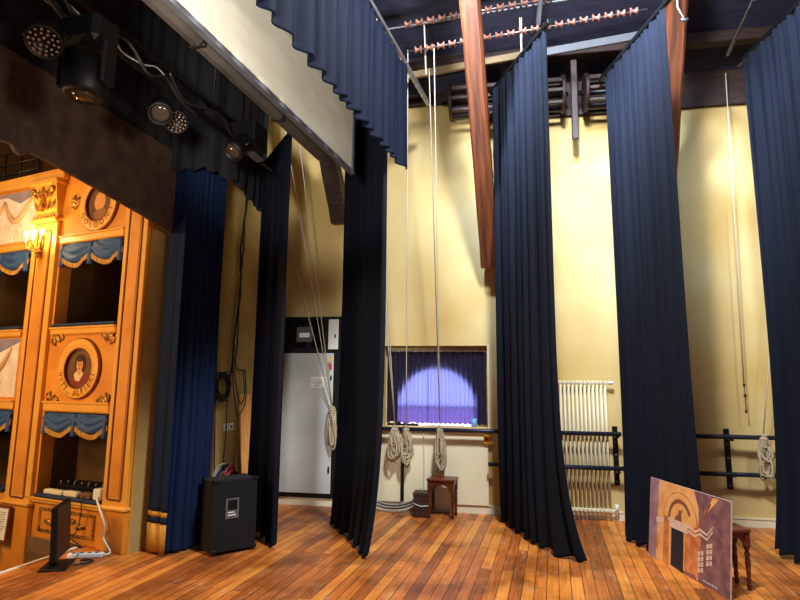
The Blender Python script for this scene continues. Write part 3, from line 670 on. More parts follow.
# medallions
def medallion(cx, cz, rx, rz, label, words, kind):
    t = thing('medallion', label, 'medallion', tuple(BFr @ Vector((cx, 0, cz-rz))))
    MB(BFr).ring(cx, cz, rx, rz, rx*.68, rz*.68, -.035, -.001, bulge=.008).build('oval_frame', M_ochre2, t)
    r = MB(BFr).ring(cx, cz, rx+.012, rz+.012, rx-.006, rz-.006, -.022, -.001)
    r.build('outer_rim', M_red, t); MB(BFr).ring(cx, cz, rx*.70, rz*.70, rx*.655, rz*.655, -.038, -.001).build('inner_rim', M_red, t)
    p = MB(BFr); p.m(0).ell(cx, cz, rx*.67, rz*.67, -.006, -.001)
    if kind == 1:
        R_ = rx*.67
        p.m(1).ell(cx, cz+R_*.22, R_*.42, R_*.52, -.009, -.006)              # hair
        p.m(2).poly_xz([(cx-R_*.62, cz-R_*.72), (cx-R_*.40, cz-R_*.88), (cx+R_*.42, cz-R_*.88), (cx+R_*.66, cz-R_*.70), (cx+R_*.60, cz-R_*.40), (cx+R_*.25, cz-R_*.18), (cx-R_*.2, cz-R_*.18), (cx-R_*.55, cz-R_*.45)], -.009, -.006)  # coat
        p.m(3).poly_xz([(cx-R_*.28, cz-R_*.60), (cx+R_*.02, cz-R_*.66), (cx+R_*.30, cz-R_*.28), (cx+R_*.12, cz-R_*.08), (cx-R_*.14, cz-R_*.08), (cx-R_*.40, cz-R_*.30)], -.011, -.009)  # collar
        p.m(4).ell(cx-R_*.02, cz-R_*.12, R_*.12, R_*.22, -.013, -.011)        # neck
        p.m(4).ell(cx, cz+R_*.18, R_*.25, R_*.34, -.015, -.011)              # face
        p.m(1).ell(cx+.0, cz+R_*.47, R_*.27, R_*.13, -.017, -.015)
        for sx in (-1, 1): p.m(1).ell(cx+sx*R_*.10, cz+R_*.20, R_*.045, R_*.028, -.0165, -.015, 10); p.m(1).ell(cx+sx*R_*.10, cz+R_*.28, R_*.07, R_*.014, -.0165, -.015, 10)
        p.m(5).poly_xz([(cx-R_*.03, cz+R_*.18), (cx+R_*.04, cz+R_*.08), (cx-R_*.03, cz+R_*.08)], -.0165, -.015)
        p.m(2).ell(cx, cz-R_*.01, R_*.08, R_*.024, -.0165, -.015, 10)
        for zz in (.62, .74): p.m(5).box(cx-R_*.35, cx+R_*.5, -.009, -.006, cz+R_*zz, cz+R_*(zz+.025))
    else:
        p.m(4).ell(cx, cz+.02, rx*.3, rz*.34, -.009, -.006); p.m(5).ell(cx+.02, cz-.12, rx*.38, rz*.2, -.009, -.006)
    p.build('portrait', [mat('portrait_ground', rgb(112, 72, 36), .6, var=.3, scale=12), mat('portrait_hair', rgb(62, 32, 18), .6, var=.3, scale=20), mat('portrait_coat', rgb(140, 44, 22), .6, var=.3, scale=20),
                         mat('portrait_collar', rgb(226, 196, 150), .6, var=.15, scale=20), mat('portrait_skin', rgb(214, 146, 84), .6, var=.1, scale=15), mat('portrait_shade', rgb(150, 92, 50), .6, var=.1, scale=15)], t)
    g = MB(BFr); n_ = len(words); R1 = .84
    for i, ch in enumerate(words):
        if ch == ' ': continue
        a = math.radians(-165+150*i/(n_-1)) if kind == 1 else math.radians(-150+130*i/(n_-1))
        x, z = cx+rx*(R1+.08)*math.cos(a), cz+rz*(R1+.08)*math.sin(a)
        glyph(g, ch, x, z, .085, a+PI/2, -.045)
    if len(g.v): g.build('lettering', M_red, t)
    dx, dz = rx+.19, rz+.11
    for sx in (-1, 1):
        for sz in (-1, 1):
            if kind == 2 and sx == 1: continue
            zc_ = cz+sz*dz if kind == 1 else cz+sz*.03
            if kind == 2 and sz == 1: continue
            o = MB(BFr); scroll(o, cx+sx*dx, zc_, -sx, -sz, 1.5); o.build('gilded_scroll', M_gilt, t)
    return t
medallion(-.83, 1.68, .30, .30, 'oval medallion with a bust portrait and lettering between the two right boxes', 'VITT. ALFIERI', 1)
medallion(-.76, 3.42, .28, .30, 'round medallion half hidden by the dark header, above the upper right swag', 'OGOLDONI'[1:], 2)
# frescoes
def fresco(x0, x1, z0, z1, label):
    t = thing('fresco_panel', label, 'fresco', tuple(BFr @ Vector(((x0+x1)/2, 0, z0))))
    MB(BFr).box(x0, x1, -.006, -.001, z0, z1).build('field', M_fresco, t)
    b = MB(BFr); b.box(x0, x1, -.008, -.006, z1-.045, z1)
    b.poly_xz([(x1-.6, z1-.045), (x1-.02, z1-.045), (x1-.33, z1-.15)], -.008, -.006)
    b.build('lavender_band', M_lav, t)
    g = MB(BFr); xs = [x1-.12-i*.5 for i in range(3)]
    for i in range(2):
        pts = []
        for k in range(13):
            f = k/12; pts.append((xs[i]+(xs[i+1]-xs[i])*f, -.010, z1-.10-.26*math.sin(PI*f)))
        g.tube(pts, [.014+.02*math.sin(PI*k/12)*(1+.3*(k % 2)) for k in range(13)], 6)
        for k in range(3, 10): g.sphere((pts[k][0], -.015, pts[k][2]+.012*(-1)**k), .024, seg=6, sq=(1, .4, 1))
    g.build('garland', mat('painted_garland', rgb(214, 150, 104), .7, c2=rgb(186, 166, 120), scale=25), t)
    h = MB(BFr)
    for k in range(14): h.ell(x1-.07-k*.075, z0+.05, .026, .03, -.010, -.006, 10)
    for k in range(5):
        xx = x1-.3-k*.14; pts = [(xx+.05*math.cos(a*.6)*(1-a/14), -.009, z0+.16+.06*math.sin(a*.6)*(1-a/14)) for a in range(14)]; h.tube(pts, .006, 5)
    h.build('scroll_border', mat('painted_scrolls', rgb(236, 214, 190), .7, var=.1, scale=20), t)
fresco(-3.6, -1.80, 3.13, 3.74, 'pale painted fresco with garlands left of the candle sconce')
fresco(-3.6, -1.86, 1.37, 2.01, 'pale painted fresco between the two left box openings')
# swags
def swag(x0, x1, zt, drop, n, label):
    t = thing('swag_valance', label, 'valance', tuple(BFr @ Vector(((x0+x1)/2, .02, zt-drop))))
    nu, nv = 24*n, 10; vs = []; fs = []; hem = []
    for j in range(nv+1):
        v = j/nv
        for i in range(nu+1):
            u = i/nu; f = (u*n) % 1 if i < nu else 1.0
            sagv = drop*(.52+.48*math.sin(PI*f)); fold = .022*math.sin(v*PI*5+1.5*math.cos(2*PI*f))*math.sin(PI*f)
            edge = .018*math.exp(-((min(f, 1-f))/.06)**2)*math.sin(v*9)
            x = x0+(x1-x0)*u; z = zt-sagv*v; y = -.01-.03*math.sin(PI*f)*math.sin(PI*v*.9)+fold+edge
            vs.append((x, y, z))
            if j == nv: hem.append((x, y, z))
    for j in range(nv):
        for i in range(nu): a = j*(nu+1)+i; fs.append((a, a+1, a+nu+2, a+nu+1))
    MB(BFr).add(vs, fs, True).build('blue_cloth', M_swag, t, solid=.006)
    vs = []; fs = []
    for i, (x, y, z) in enumerate(hem): jit = .006*((i % 2)*2-1); vs += [(x, y-.006, z+.006), (x, y-.006+jit, z-.045)]
    for i in range(len(hem)-1): fs.append((2*i, 2*i+2, 2*i+3, 2*i+1))
    MB(BFr).add(vs, fs).build('gold_fringe', M_gold, t, solid=.008)
    for k in range(n+1):
        xx = x0+(x1-x0)*k/n; xx = min(max(xx, x0+.03), x1-.03)
        mb = MB(BFr); mb.lathe([(.012, 0), (.022, -.06), (.03, -drop*1.05), (.026, -drop*1.1)], 8, M=Matrix.Translation((xx, -.012, zt)))
        mb.build('tail', M_swag, t)
swag(-1.31, -.35, 3.01, .22, 2, 'blue swag with gold fringe across the upper right box')
swag(-1.31, -.35, 1.225, .20, 2, 'blue swag with gold fringe across the lower right box')
swag(-2.9, -1.86, 3.01, .22, 2, 'blue swag with gold fringe across the upper left box')
swag(-2.9, -1.86, 1.225, .20, 2, 'blue swag with gold fringe across the lower left box')
# sill cushions
for (x0, x1, z, l) in ((-1.33, -.33, .386, 'dark blue padded ledge of the lower right box'), (-2.9, -1.84, .386, 'dark blue padded ledge of the lower left box'), (-1.33, -.33, 2.112, 'dark blue padded ledge of the upper right box'), (-2.9, -1.84, 2.112, 'dark blue padded ledge of the upper left box')):
    tag(MB(BFr).box(x0+.01, x1-.01, -.04, .13, z, z+.035, bev=.012).build('padded_ledge', M_navycl), l, 'ledge', None)
# lower ornament panel under the right box
lp = thing('parapet_panel', 'ochre sunk panel with gilded scrolls under the lower right box', 'panel', tuple(BFr @ Vector((-.85, 0, .05))))
MB(BFr).box(-1.24, -.42, -.012, -.001, .06, .085).box(-1.24, -.42, -.012, -.001, .265, .29).box(-1.24, -1.215, -.012, -.001, .085, .265).box(-.445, -.42, -.012, -.001, .085, .265).build('moulding', M_gilt, lp)
o = MB(BFr); scroll(o, -.85, .17, 1, .5, 1.2); scroll(o, -.85, .17, -1, .5, 1.2); scroll(o, -.68, .19, 1, -.5, 1); scroll(o, -1.02, .19, -1, -.5, 1); o.build('gilded_scrolls', M_gilt, lp)
tag(MB(BFr).box(-4.2, -.33, -.03, -.001, -1.0, 0.0, bev=.01).build('marble_dado', M_marble), 'brown marble dado below the boxes', 'dado')
# framed notice and paper
fp = thing('framed_notice', 'small framed printed notice on the wall left of the stage edge', 'picture', tuple(BFr @ Vector((-1.70, -.12, -.07))))
fm = BFr @ Matrix.Translation((-1.70, -.12, -.07)) @ Matrix.Rotation(-.06, 4, 'X')
MB(fm).box(-.16, .16, -.012, .012, 0, .022).box(-.16, .16, -.012, .012, .33, .352).box(-.16, -.138, -.012, .012, .022, .33).box(.138, .16, -.012, .012, .022, .33).build('frame', M_red, fp)
MB(fm).box(-.138, .138, 0, .008, .022, .33).build('sheet', M_paper, fp)
g = MB(fm)
for k in range(9): g.box(-.09+.01*(k % 2), .09-.012*(k % 3), -.002, 0, .28-k*.022, .286-k*.022)
g.box(-.03, .04, -.002, 0, .05, .10)
g.build('print', mat('faint_print', rgb(150, 140, 130), .7, var=.2, scale=50), fp)
tag(MB(BFr @ Matrix.Translation((-1.86, -.30, -.12)) @ Matrix.Rotation(.5, 4, 'Y') @ Matrix.Rotation(-.5, 4, 'X')).box(-.14, .14, 0, .003, 0, .2).build('paper_sheet', M_paper), 'loose paper sheet below the framed notice', 'paper')
tag(MB(BFr).tube([(-1.9, -.22, -1.0), (-1.9, -.22, -.2), (-1.9, -.26, -.14)], .012, 6).box(-2.1, -1.7, -.35, -.10, -1.0, -.97, bev=.01).build('music_stand', M_blackm), 'thin dark stand holding the loose paper', 'stand')
# sconce
sn = thing('candle_sconce', 'gilded candle sconce with lit bulbs on the pilaster', 'sconce', tuple(BFr @ Vector((-1.58, -.05, 2.95))))
MB(BFr).sphere((-1.58, -.06, 3.06), .05, sq=(.7, .4, 1.7)).lathe([(.01, 0), (.035, .02), (.02, .05), (.045, .07)], 10, M=Matrix.Translation((-1.58, -.10, 2.88))).build('back_plate', M_gilt, sn)
for k, dx in enumerate((-.13, 0, .13)):
    MB(BFr).tube([(-1.58, -.07, 3.0), (-1.58+dx*.6, -.12, 2.96), (-1.58+dx, -.15, 3.0), (-1.58+dx, -.15, 3.05)], .009, 6).build('arm', M_gilt, sn)
    MB(BFr).tube([(-1.58+dx, -.15, 3.05), (-1.58+dx, -.15, 3.12)], .011, 8).build('candle', M_paper, sn)
    MB(BFr).sphere((-1.58+dx, -.15, 3.15), .020, sq=(1, 1, 1.7), seg=10).build('bulb', M_flame, sn)
pl_ = light('sconce_glow', 'POINT', tuple(BFr @ Vector((-1.58, -.24, 3.14))), 15, (1.0, .66, .28), .05)
# gallery railing
gr = thing('gallery_railing', 'dark iron railing of the top gallery at the upper left', 'railing', tuple(BFr @ Vector((-2.6, .15, Z['e']+.03))))
for z in (4.02, 4.15, 4.30): MB(BFr).tube([(-3.6, .05, z), (-1.98, .05, z)], .012, 6).build('rail', M_blackm, gr)
for x in (-1.98, -2.3, -2.62, -2.94): MB(BFr).tube([(x, .05, Z['e']), (x, .05, 4.30)], .012, 6).build('post', M_blackm, gr)
# things on the lower right ledge
def ledge_item(name, x0, x1, z1, m, label, cat, y0=-.03, y1=.12):
    return tag(MB(BFr).box(x0, x1, y0, y1, .422, z1, bev=.012).build(name, m), label, cat)
ledge_item('folded_cloth', -1.20, -.92, .47, M_cloth, 'rolled cream cloth on the left of the blue box ledge', 'cloth', -.02, .05)
ledge_item('folded_cloth', -.90, -.70, .475, M_cloth, 'folded cream cloth in the middle of the blue box ledge', 'cloth', -.02, .05)
ledge_item('white_carton', -.47, -.36, .53, M_paper, 'small white carton at the right end of the blue box ledge', 'carton', -.02, .07)
ledge_item('crumpled_bag', -.66, -.50, .48, mat('brown_bag', rgb(120, 86, 56), .7, var=.4, scale=30), 'crumpled brown bag beside the white carton on the ledge', 'bag', -.02, .06)
mx = thing('mixing_desk', 'black mixing desk lying behind the cloths in the lower right box', 'mixer', tuple(BFr @ Vector((-.85, .14, .42))))
MB(BFr).box(-1.22, -.50, .13, .40, .38, .50, bev=.012).build('casing', M_black, mx)
for k in range(10): MB(BFr).tube([(-1.17+k*.07, .15+.03*(k % 3), .50), (-1.17+k*.07, .15+.03*(k % 3), .53)], .012, 6).build('knob', M_grey, mx)

# ------------------------------------------------------------------ stage monitor, power strip
mo = thing('monitor', 'black flat monitor on a foot seen edge-on at the stage edge', 'monitor', (-4.07, 4.10, 0))
mM = Matrix.Translation((-4.08, 4.10, 0)) @ Matrix.Rotation(math.radians(120), 4, 'Z')
MB(mM @ Matrix.Translation((0, 0, .08)) @ Matrix.Rotation(-.06, 4, 'X')).box(-.20, .20, -.022, .022, 0, .44, bev=.012).build('housing', M_black, mo)
MB(mM @ Matrix.Translation((0, 0, .08)) @ Matrix.Rotation(-.06, 4, 'X')).box(-.18, .18, -.025, -.0225, .03, .42).build('screen', mat('matt_screen', rgb(14, 14, 17), .5, var=.1), mo)
MB(mM).box(-.15, .15, -.09, .12, 0.001, .018, bev=.006).build('foot', M_black, mo)
MB(mM).box(-.05, .05, .02, .07, .018, .2, bev=.008).build('neck', M_black, mo)
ps = thing('power_strip', 'white power strip on the floor beside the monitor', 'power strip', (-4.06, 4.36, 0))
pM = Matrix.Translation((-4.06, 4.36, 0)) @ Matrix.Rotation(math.radians(24), 4, 'Z')
MB(pM).box(-.15, .15, -.03, .03, .001, .04, bev=.008).build('casing', M_white, ps)
for k in range(4): MB(pM).lathe([(.018, .0401), (.018, .043), (.012, .043), (.012, .0405)], 12, M=Matrix.Translation((-.10+k*.065, 0, 0))).build('socket', M_grey, ps)
def B(x, y, z): return tuple(BFr @ Vector((x, y, z)))
cable('power_cable', [(-3.92, 4.42, .02), (-3.90, 4.47, .03), B(-.20, -.07, .12), B(-.17, -.10, .25), B(-.25, -.10, .38), B(-.36, -.05, .455), B(-.45, .07, .44)], .009, M_wcab, 'white power cable climbing from the floor strip to the box ledge')
cable('signal_cable', [(-4.02, 4.14, .18), (-4.05, 4.30, .1), B(-.72, -.05, .08), B(-.60, -.06, .12), B(-.55, -.06, .30), B(-.56, -.055, .44), B(-.6, .08, .45)], .005, M_cable, 'thin black cable hanging from the box ledge to the monitor')
for k in range(2):
    cable('floor_cable', [(-3.98+.02*k, 4.14+.05*k, .008), (-3.9, 4.22+.04*k, .008), (-3.93, 4.30, .008), (-4.02, 4.26+.03*k, .008)], .006, M_cable, ['short black cable curled behind the monitor foot', 'second black cable curled beside the power strip'][k])

# ------------------------------------------------------------------ speaker
def speaker():
    ax = Vector((.20, .38, 0)).normalized(); ang = math.atan2(ax.y, ax.x)
    a0 = math.atan2(.38, .20)
    t = thing('speaker_cabinet', 'black carpeted speaker cabinet with metal corners standing by the blue curtain', 'speaker', (-3.06, 4.98, 0), math.radians(45))
    Wd, D, Hh = .43, .30, .66
    M = Matrix.Translation((-3.00, 4.68, 0)) @ Matrix.Rotation(math.radians(55), 4, 'Z') @ Matrix.Rotation(-.03, 4, 'X')
    MB(M).box(0, Wd, 0, D, .02, Hh, bev=.015).build('cabinet', M_carpet, t)
    for x in (0, Wd):
        for z in (.02, Hh):
            sx = 1 if x == 0 else -1; sz = 1 if z < .1 else -1
            for y in (0, D):
                sy = 1 if y == 0 else -1
                MB(M).box(x-sx*.004, x+sx*.055, y-sy*.004, y+sy*.055, z-sz*.004, z+sz*.035, bev=.006).build('corner_guard', M_blackm, t)
    pM = M @ Matrix.Translation((Wd*.42, -.006, Hh*.62))
    MB(pM).box(-.065, .065, 0, .004, -.10, .08, bev=.002).build('connector_plate', M_grey, t)
    MB(pM).box(-.045, .045, -.003, -.0005, -.02, .065).build('recess', M_black, t)
    g = MB(pM)
    g.box(-.045, .020, -.002, -.0003, -.047, -.038).box(-.045, .035, -.002, -.0003, -.072, -.062).build('printed_lines', M_paper, t)
    return t
speaker()

# ------------------------------------------------------------------ cables, board and socket on the proscenium wall
XW = -3.69
def coil(mb, c, r, n, axis='x', seed=0, thick=.007, lz=1.0):
    rn = random.Random(seed); pts = []
    for k in range(n):
        rr_ = r*rn.uniform(.7, 1.05); oy, oz, ox = rn.uniform(-.02, .02), rn.uniform(-.03, .03), rn.uniform(0, .05)
        for i in range(20):
            a = 2*PI*i/20
            if axis == 'x': pts.append((c[0]+ox, c[1]+oy+rr_*math.cos(a), c[2]+oz+rr_*lz*math.sin(a)))
            elif axis == 'z': pts.append((c[0]+oy+rr_*math.cos(a), c[1]+rr_*math.sin(a)*lz, c[2]+ox))
            else:
                v = WF @ Vector((c[0]+oy+rr_*math.cos(a), c[1]-ox, c[2]+oz+rr_*lz*math.sin(a))); pts.append(tuple(v))
    mb.tube(pts, thick, 5)
cc = thing('cable_coil', 'large coil of black cable hung on the wall beside the blue curtain', 'cable coil', (XW+.05, 5.75, 1.3))
mb = MB(); coil(mb, (XW+.03, 5.72, 1.50), .15, 9, 'x', 1, .010, 1.1); mb.build('loops', M_cable, cc)
MB().tube([(XW+.001, 5.72, 1.66), (XW+.10, 5.72, 1.67)], .01, 6).build('hook', M_blackm, cc)
cable('wall_cable', [(XW+.03, 6.02, 4.5), (XW+.03, 6.06, 3.9), (XW+.03, 5.97, 3.2), (XW+.03, 6.02, 2.7), (XW+.03, 5.94, 2.1), (XW+.04, 5.92, 1.8), (XW+.05, 5.80, 1.45)], .012, M_cable, 'knotted black cable hanging down the wall to the coil', n=10, seed=3, wig=.006)
cable('wall_cable', [(XW+.03, 6.05, 4.5), (XW+.035, 6.02, 3.9), (XW+.045, 6.01, 3.2), (XW+.04, 5.98, 2.7), (XW+.045, 5.98, 2.1), (XW+.04, 5.98, 1.75), (XW+.05, 6.2, 1.70)], .009, M_cable, 'second black cable twisted beside the first down the wall', n=10, seed=5, wig=.006)
cable('wall_cable', [(XW+.02, 5.55, 4.4), (XW+.02, 5.60, 3.5), (XW+.02, 5.60, 2.5), (XW+.02, 5.62, 1.6), (XW+.02, 5.66, 1.0), (XW+.02, 5.70, .5)], .006, M_cable, 'thin black wire running straight down the wall by the blue curtain')
cable('wall_cable', [(XW+.03, 5.95, 1.75), (XW+.05, 6.05, 1.40), (XW+.06, 6.12, 1.30), (XW+.05, 6.2, 1.42), (XW+.04, 6.15, 1.7)], .007, M_cable, 'loop of black cable above the leaning board')
cable('wall_cable', [(XW+.03, 5.92, 1.75), (XW+.06, 6.0, 1.25), (XW+.07, 6.08, 1.18), (XW+.06, 6.22, 1.35), (XW+.04, 6.2, 1.7)], .007, M_cable, 'lower loop of black cable sagging in front of the leaning board')
cable('wall_cable', [(XW+.03, 5.85, 1.4), (XW+.03, 5.87, 1.0), (XW+.03, 5.85, .7), (XW+.03, 5.85, .3)], .005, M_cable, 'thin black wire passing over the wall socket')
tag(MB().box(XW+.001, XW+.03, 5.60, 5.64, .2, 1.3).build('cable_duct', mat('russet_duct', rgb(110, 52, 34), .6, var=.2)), 'narrow russet cable duct on the wall by the blue curtain', 'duct')
so = thing('wall_socket', 'white double wall socket left of the leaning board', 'socket', (XW, 5.93, 1.0))
MB().box(XW+.001, XW+.02, 5.84, 5.93, 1.0, 1.08, bev=.004).build('socket_plate', M_white, so); MB().box(XW+.001, XW+.02, 5.95, 6.04, 1.0, 1.08, bev=.004).build('socket_plate', M_white, so)
for y in (5.885, 5.995):
    MB().box(XW+.02, XW+.022, y-.02, y+.02, 1.02, 1.06).build('socket_face', M_grey, so)
lbM = Matrix.Translation((XW+.16, 6.14, 0.002)) @ Matrix.Rotation(PI/2, 4, 'Z') @ Matrix.Rotation(-.10, 4, 'X')
tag(MB(lbM).box(0, .38, 0, .018, 0, 1.42, bev=.003).build('leaning_board', M_ply), 'plain orange-brown wooden board leaning on the wall behind the speaker', 'board')
c2 = thing('cable_bundle', 'tangled bundle of grey and red cables behind the speaker top', 'cable bundle', (XW+.2, 5.45, 0))
mb = MB(); coil(mb, (XW+.16, 5.62, .50), .16, 9, 'x', 7, .009, .9); mb.build('grey_loops', M_cabg, c2)
mb = MB(); coil(mb, (XW+.22, 5.68, .52), .13, 4, 'x', 9, .009, .9); mb.build('red_loops', M_cabr, c2)
mb = MB(); coil(mb, (XW+.18, 5.60, .50), .15, 6, 'x', 11, .009, 1.0); mb.build('black_loops', M_cable, c2)
MB().box(XW+.001, XW+.38, 5.36, 5.74, .001, .33, bev=.01).build('crate', M_brownbox, c2)

# ------------------------------------------------------------------ cupboard
cb = thing('wall_cupboard', 'tall black framed cupboard with a large pale grey door and dark glass top', 'cupboard', Wl(-3.1, .04, .09), WANG)
MB(WF).box(-3.55, -2.70, -.05, -.031, .10, 2.44, bev=.006).build('black_frame', M_black, cb)
dr = MB(WF).box(-3.49, -2.80, -.072, -.051, .16, 1.95, bev=.006).build('lower_door', M_door, cb)
MB(WF).box(-2.835, -2.815, -.09, -.072, 0.42, .50, bev=.004).build('lock', M_blackm, dr)
MB(WF).box(-2.835, -2.815, -.09, -.072, 1.60, 1.66, bev=.004).build('lock', M_blackm, dr)
MB(WF).box(-3.50, -2.93, -.068, -.051, 2.02, 2.40, bev=.004).build('glass_panel', M_glass, cb)
mt = MB(WF).box(-3.32, -3.10, -.076, -.069, 2.10, 2.30, bev=.004).build('meter', mat('grey_meter', rgb(88, 92, 92), .4, var=.1), cb)
MB(WF).box(-3.28, -3.14, -.080, -.0765, 2.16, 2.22).build('meter_window', M_paper, mt)
nd = MB(WF).box(-2.88, -2.745, -.072, -.051, 2.0, 2.40, bev=.004).build('narrow_door', M_white, cb)
MB(WF).box(-2.79, -2.775, -.085, -.072, 2.15, 2.20).build('lock', M_blackm, nd)
no = thing('paper_notice', 'white paper notice with a sketch taped to the pale grey door', 'notice', Wl(-3.0, .075, 1.55), WANG)
MB(WF).box(-3.10, -2.92, -.076, -.073, 1.50, 1.64).build('sheet', M_paper, no)
g = MB(WF)
for k in range(3): g.tube([(-3.07+k*.05+.018*math.cos(a*.6), -.077, 1.585+.022*math.sin(a*.6)) for a in range(11)], .0022, 4)
g.tube([(-3.07, -.077, 1.555), (-3.02, -.077, 1.548), (-2.96, -.077, 1.558)], .002, 4); g.box(-3.05, -2.97, -.077, -.076, 1.52, 1.527)
g.build('drawing', M_ink, no)
tag(MB(WF).box(-2.70, -2.655, -.045, -.001, .1, 2.55).build('wall_pipe', M_base), 'cream vertical casing right of the grey cupboard', 'pipe')
wt = thing('warning_tag', 'yellow and red warning tag on the rope in front of the cupboard', 'tag', Wl(-2.80, .14, 1.70), WANG)
MB(WF).box(-2.84, -2.80, -.145, -.14, 1.83, 1.90, bev=.002).build('yellow_tag', M_yel, wt); MB(WF).box(-2.835, -2.80, -.146, -.141, 1.73, 1.81, bev=.002).build('red_tag', M_redp, wt)

# ------------------------------------------------------------------ window curtain, rod, sill objects
wc = thing('window_curtain', 'dark purple curtains drawn over the half round window', 'curtain', Wl(-1.46, -.12, 1.05), WANG)
def wcurt(x0, x1, folds, seed):
    rnd_ = random.Random(seed); nu = folds*10; nv = 16; vs = []; fs = []
    for j in range(nv+1):
        v = j/nv
        for i in range(nu+1):
            u = i/nu; th = 2*PI*u*folds+.5*math.sin(u*9+seed); x = x0+(x1-x0)*u
            vs.append((x+.006*math.cos(th), .115+.014*math.sin(th)+.005*math.sin(th*2.3+v), 1.06+v*(1.975-1.06)+.006*math.sin(th)*(1-v)))
    for j in range(nv):
        for i in range(nu): a = j*(nu+1)+i; fs.append((a, a+1, a+nu+2, a+nu+1))
    MB(WF).add(vs, fs, True).build('curtain_panel', M_wcurt, wc)
wcurt(-2.115, -1.565, 9, 2); wcurt(-1.575, -.825, 12, 4)
cr = thing('curtain_rod', 'pale curtain rod with white rings over the window', 'curtain rod', Wl(-1.46, -.09, 1.98), WANG)
MB(WF).tube([(-2.12, .09, 1.99), (-.80, .09, 1.99)], .009, 8).build('rod', M_wcab, cr)
for k in range(12):
    x = -2.07+k*.112; MB(WF).tube([(x, .07, 1.99), (x, .09, 2.01), (x, .11, 1.99), (x, .09, 1.968), (x, .07, 1.985)], .004, 5).build('ring', M_white, cr)
cu = thing('plastic_cup', 'pale blue plastic cup on the window sill', 'cup', Wl(-.965, -.04, 1.0305), 0)
MB(Matrix.Translation(Wl(-.975, -.035, 1.0305))).lathe([(.030, 0), (.036, .01), (.040, .105), (.037, .105), (.033, .012)], 16).build('body', M_bluecup, cu)
tag(MB(WF).box(-1.60, -1.10, .01, .06, 1.031, 1.045, bev=.004).build('white_strip_light', M_white), 'white strip lying on the window sill beside the blue cup', 'strip')
lp = thing('tool_tray', 'dark tray of small tools on the left of the window sill', 'tray', Wl(-1.9, -.03, 1.031), 0)
MB(WF).box(-2.08, -1.68, .005, .065, 1.031, 1.055, bev=.004).build('tray', M_black, lp)
for k in range(4): MB(WF).box(-2.05+k*.09, -2.0+k*.09, .01, .05, 1.056, 1.078, bev=.004).build('tool', [M_white, M_black, M_grey, M_paper][k], lp)

# ------------------------------------------------------------------ barres
def barre(s0, s1, z, label, d=.17):
    return tag(MB(WF).tube([(s0, -d, z), (s1, -d, z)], .026, 12).build('ballet_barre', M_barre), label, 'barre', 'ballet barres')
barre(-2.55, .74, 1.00, 'upper dark blue barre running under the window and across the radiator')
barre(-.80, .80, .61, 'lower dark blue barre crossing the radiator')
barre(1.35, 2.65, 1.00, 'upper dark blue barre right of the painted board')
barre(1.35, 2.65, .59, 'lower dark blue barre right of the painted board')
def bracket(s, label, d=.17):
    t = thing('barre_bracket', label, 'bracket', Wl(s, .02, .40), WANG, 'barre brackets')
    MB(WF).box(s-.03, s+.03, -.022, -.001, .40, 1.08, bev=.003).build('wall_plate', M_blackm, t)
    for z in (1.0, .60): MB(WF).box(s-.018, s+.018, -d, -.022, z-.045, z-.022).box(s-.018, s+.018, -.05, -.022, z-.09, z-.045).build('arm', M_blackm, t)
    for z in (.44, .75, .90): MB(WF).lathe([(.010, 0), (.010, .006), (.004, .009)], 10, M=Matrix.Translation((s, -.022, z)) @ Matrix.Rotation(PI/2, 4, 'X')).build('bolt', M_steel, t)
bracket(.70, 'black barre bracket just right of the radiator'); bracket(1.93, 'black barre bracket right of the painted board')

# ------------------------------------------------------------------ radiator
ra = thing('radiator', 'tall cream column radiator on the wall between the black legs', 'radiator', Wl(.31, .09, .09), WANG)
for k in range(13):
    x = .03+k*.047; mb = MB(WF)
    for y in (-.065, -.115): mb.tube([(x, y, .13), (x, y, 1.59)], .0125, 8)
    mb.box(x-.019, x+.019, -.135, -.045, .10, .15, bev=.012).box(x-.019, x+.019, -.135, -.045, 1.57, 1.62, bev=.012)
    mb.build('column', M_rad, ra)
MB(WF).tube([(.03, -.09, 1.595), (.66, -.09, 1.595)], .012, 8).lathe([(.018, 0), (.022, .02), (.02, .06), (.012, .065)], 10, M=Matrix.Translation((.63, -.09, 1.595)) @ Matrix.Rotation(PI/2, 4, 'Y')).build('upper_valve', M_white, ra)
MB(WF).tube([(.03, -.09, .125), (.67, -.09, .125), (.67, -.09, .05), (.67, -.002, .05)], .011, 8).lathe([(.018, 0), (.026, .02), (.024, .07), (.012, .075)], 10, M=Matrix.Translation((.67, -.09, .12))).build('lower_valve', M_white, ra)
for x in (.12, .50): MB(WF).box(x-.01, x+.01, -.05, -.001, 1.45, 1.48).build('wall_bracket', M_rad, ra)
# switch
sw = thing('isolator_switch', 'small yellow box with red rotary switch below the sill', 'switch', Wl(-.80, .05, .86), WANG)
MB(WF).box(-.85, -.77, -.09, -.0455, .84, .94, bev=.006).build('housing', M_yel, sw)
MB(WF).lathe([(.022, 0), (.022, .012), (.018, .016)], 14, M=Matrix.Translation((-.81, -.09, .89)) @ Matrix.Rotation(PI/2, 4, 'X')).build('knob', M_redp, sw)
sk = thing('wall_switch', 'tiny round white button on the cream boards under the window', 'button', Wl(-1.38, .05, .48), WANG)
MB(WF).lathe([(.03, 0), (.03, .008), (.02, .012)], 14, M=Matrix.Translation((-1.38, -.046, .5)) @ Matrix.Rotation(PI/2, 4, 'X')).build('face', M_white, sk)

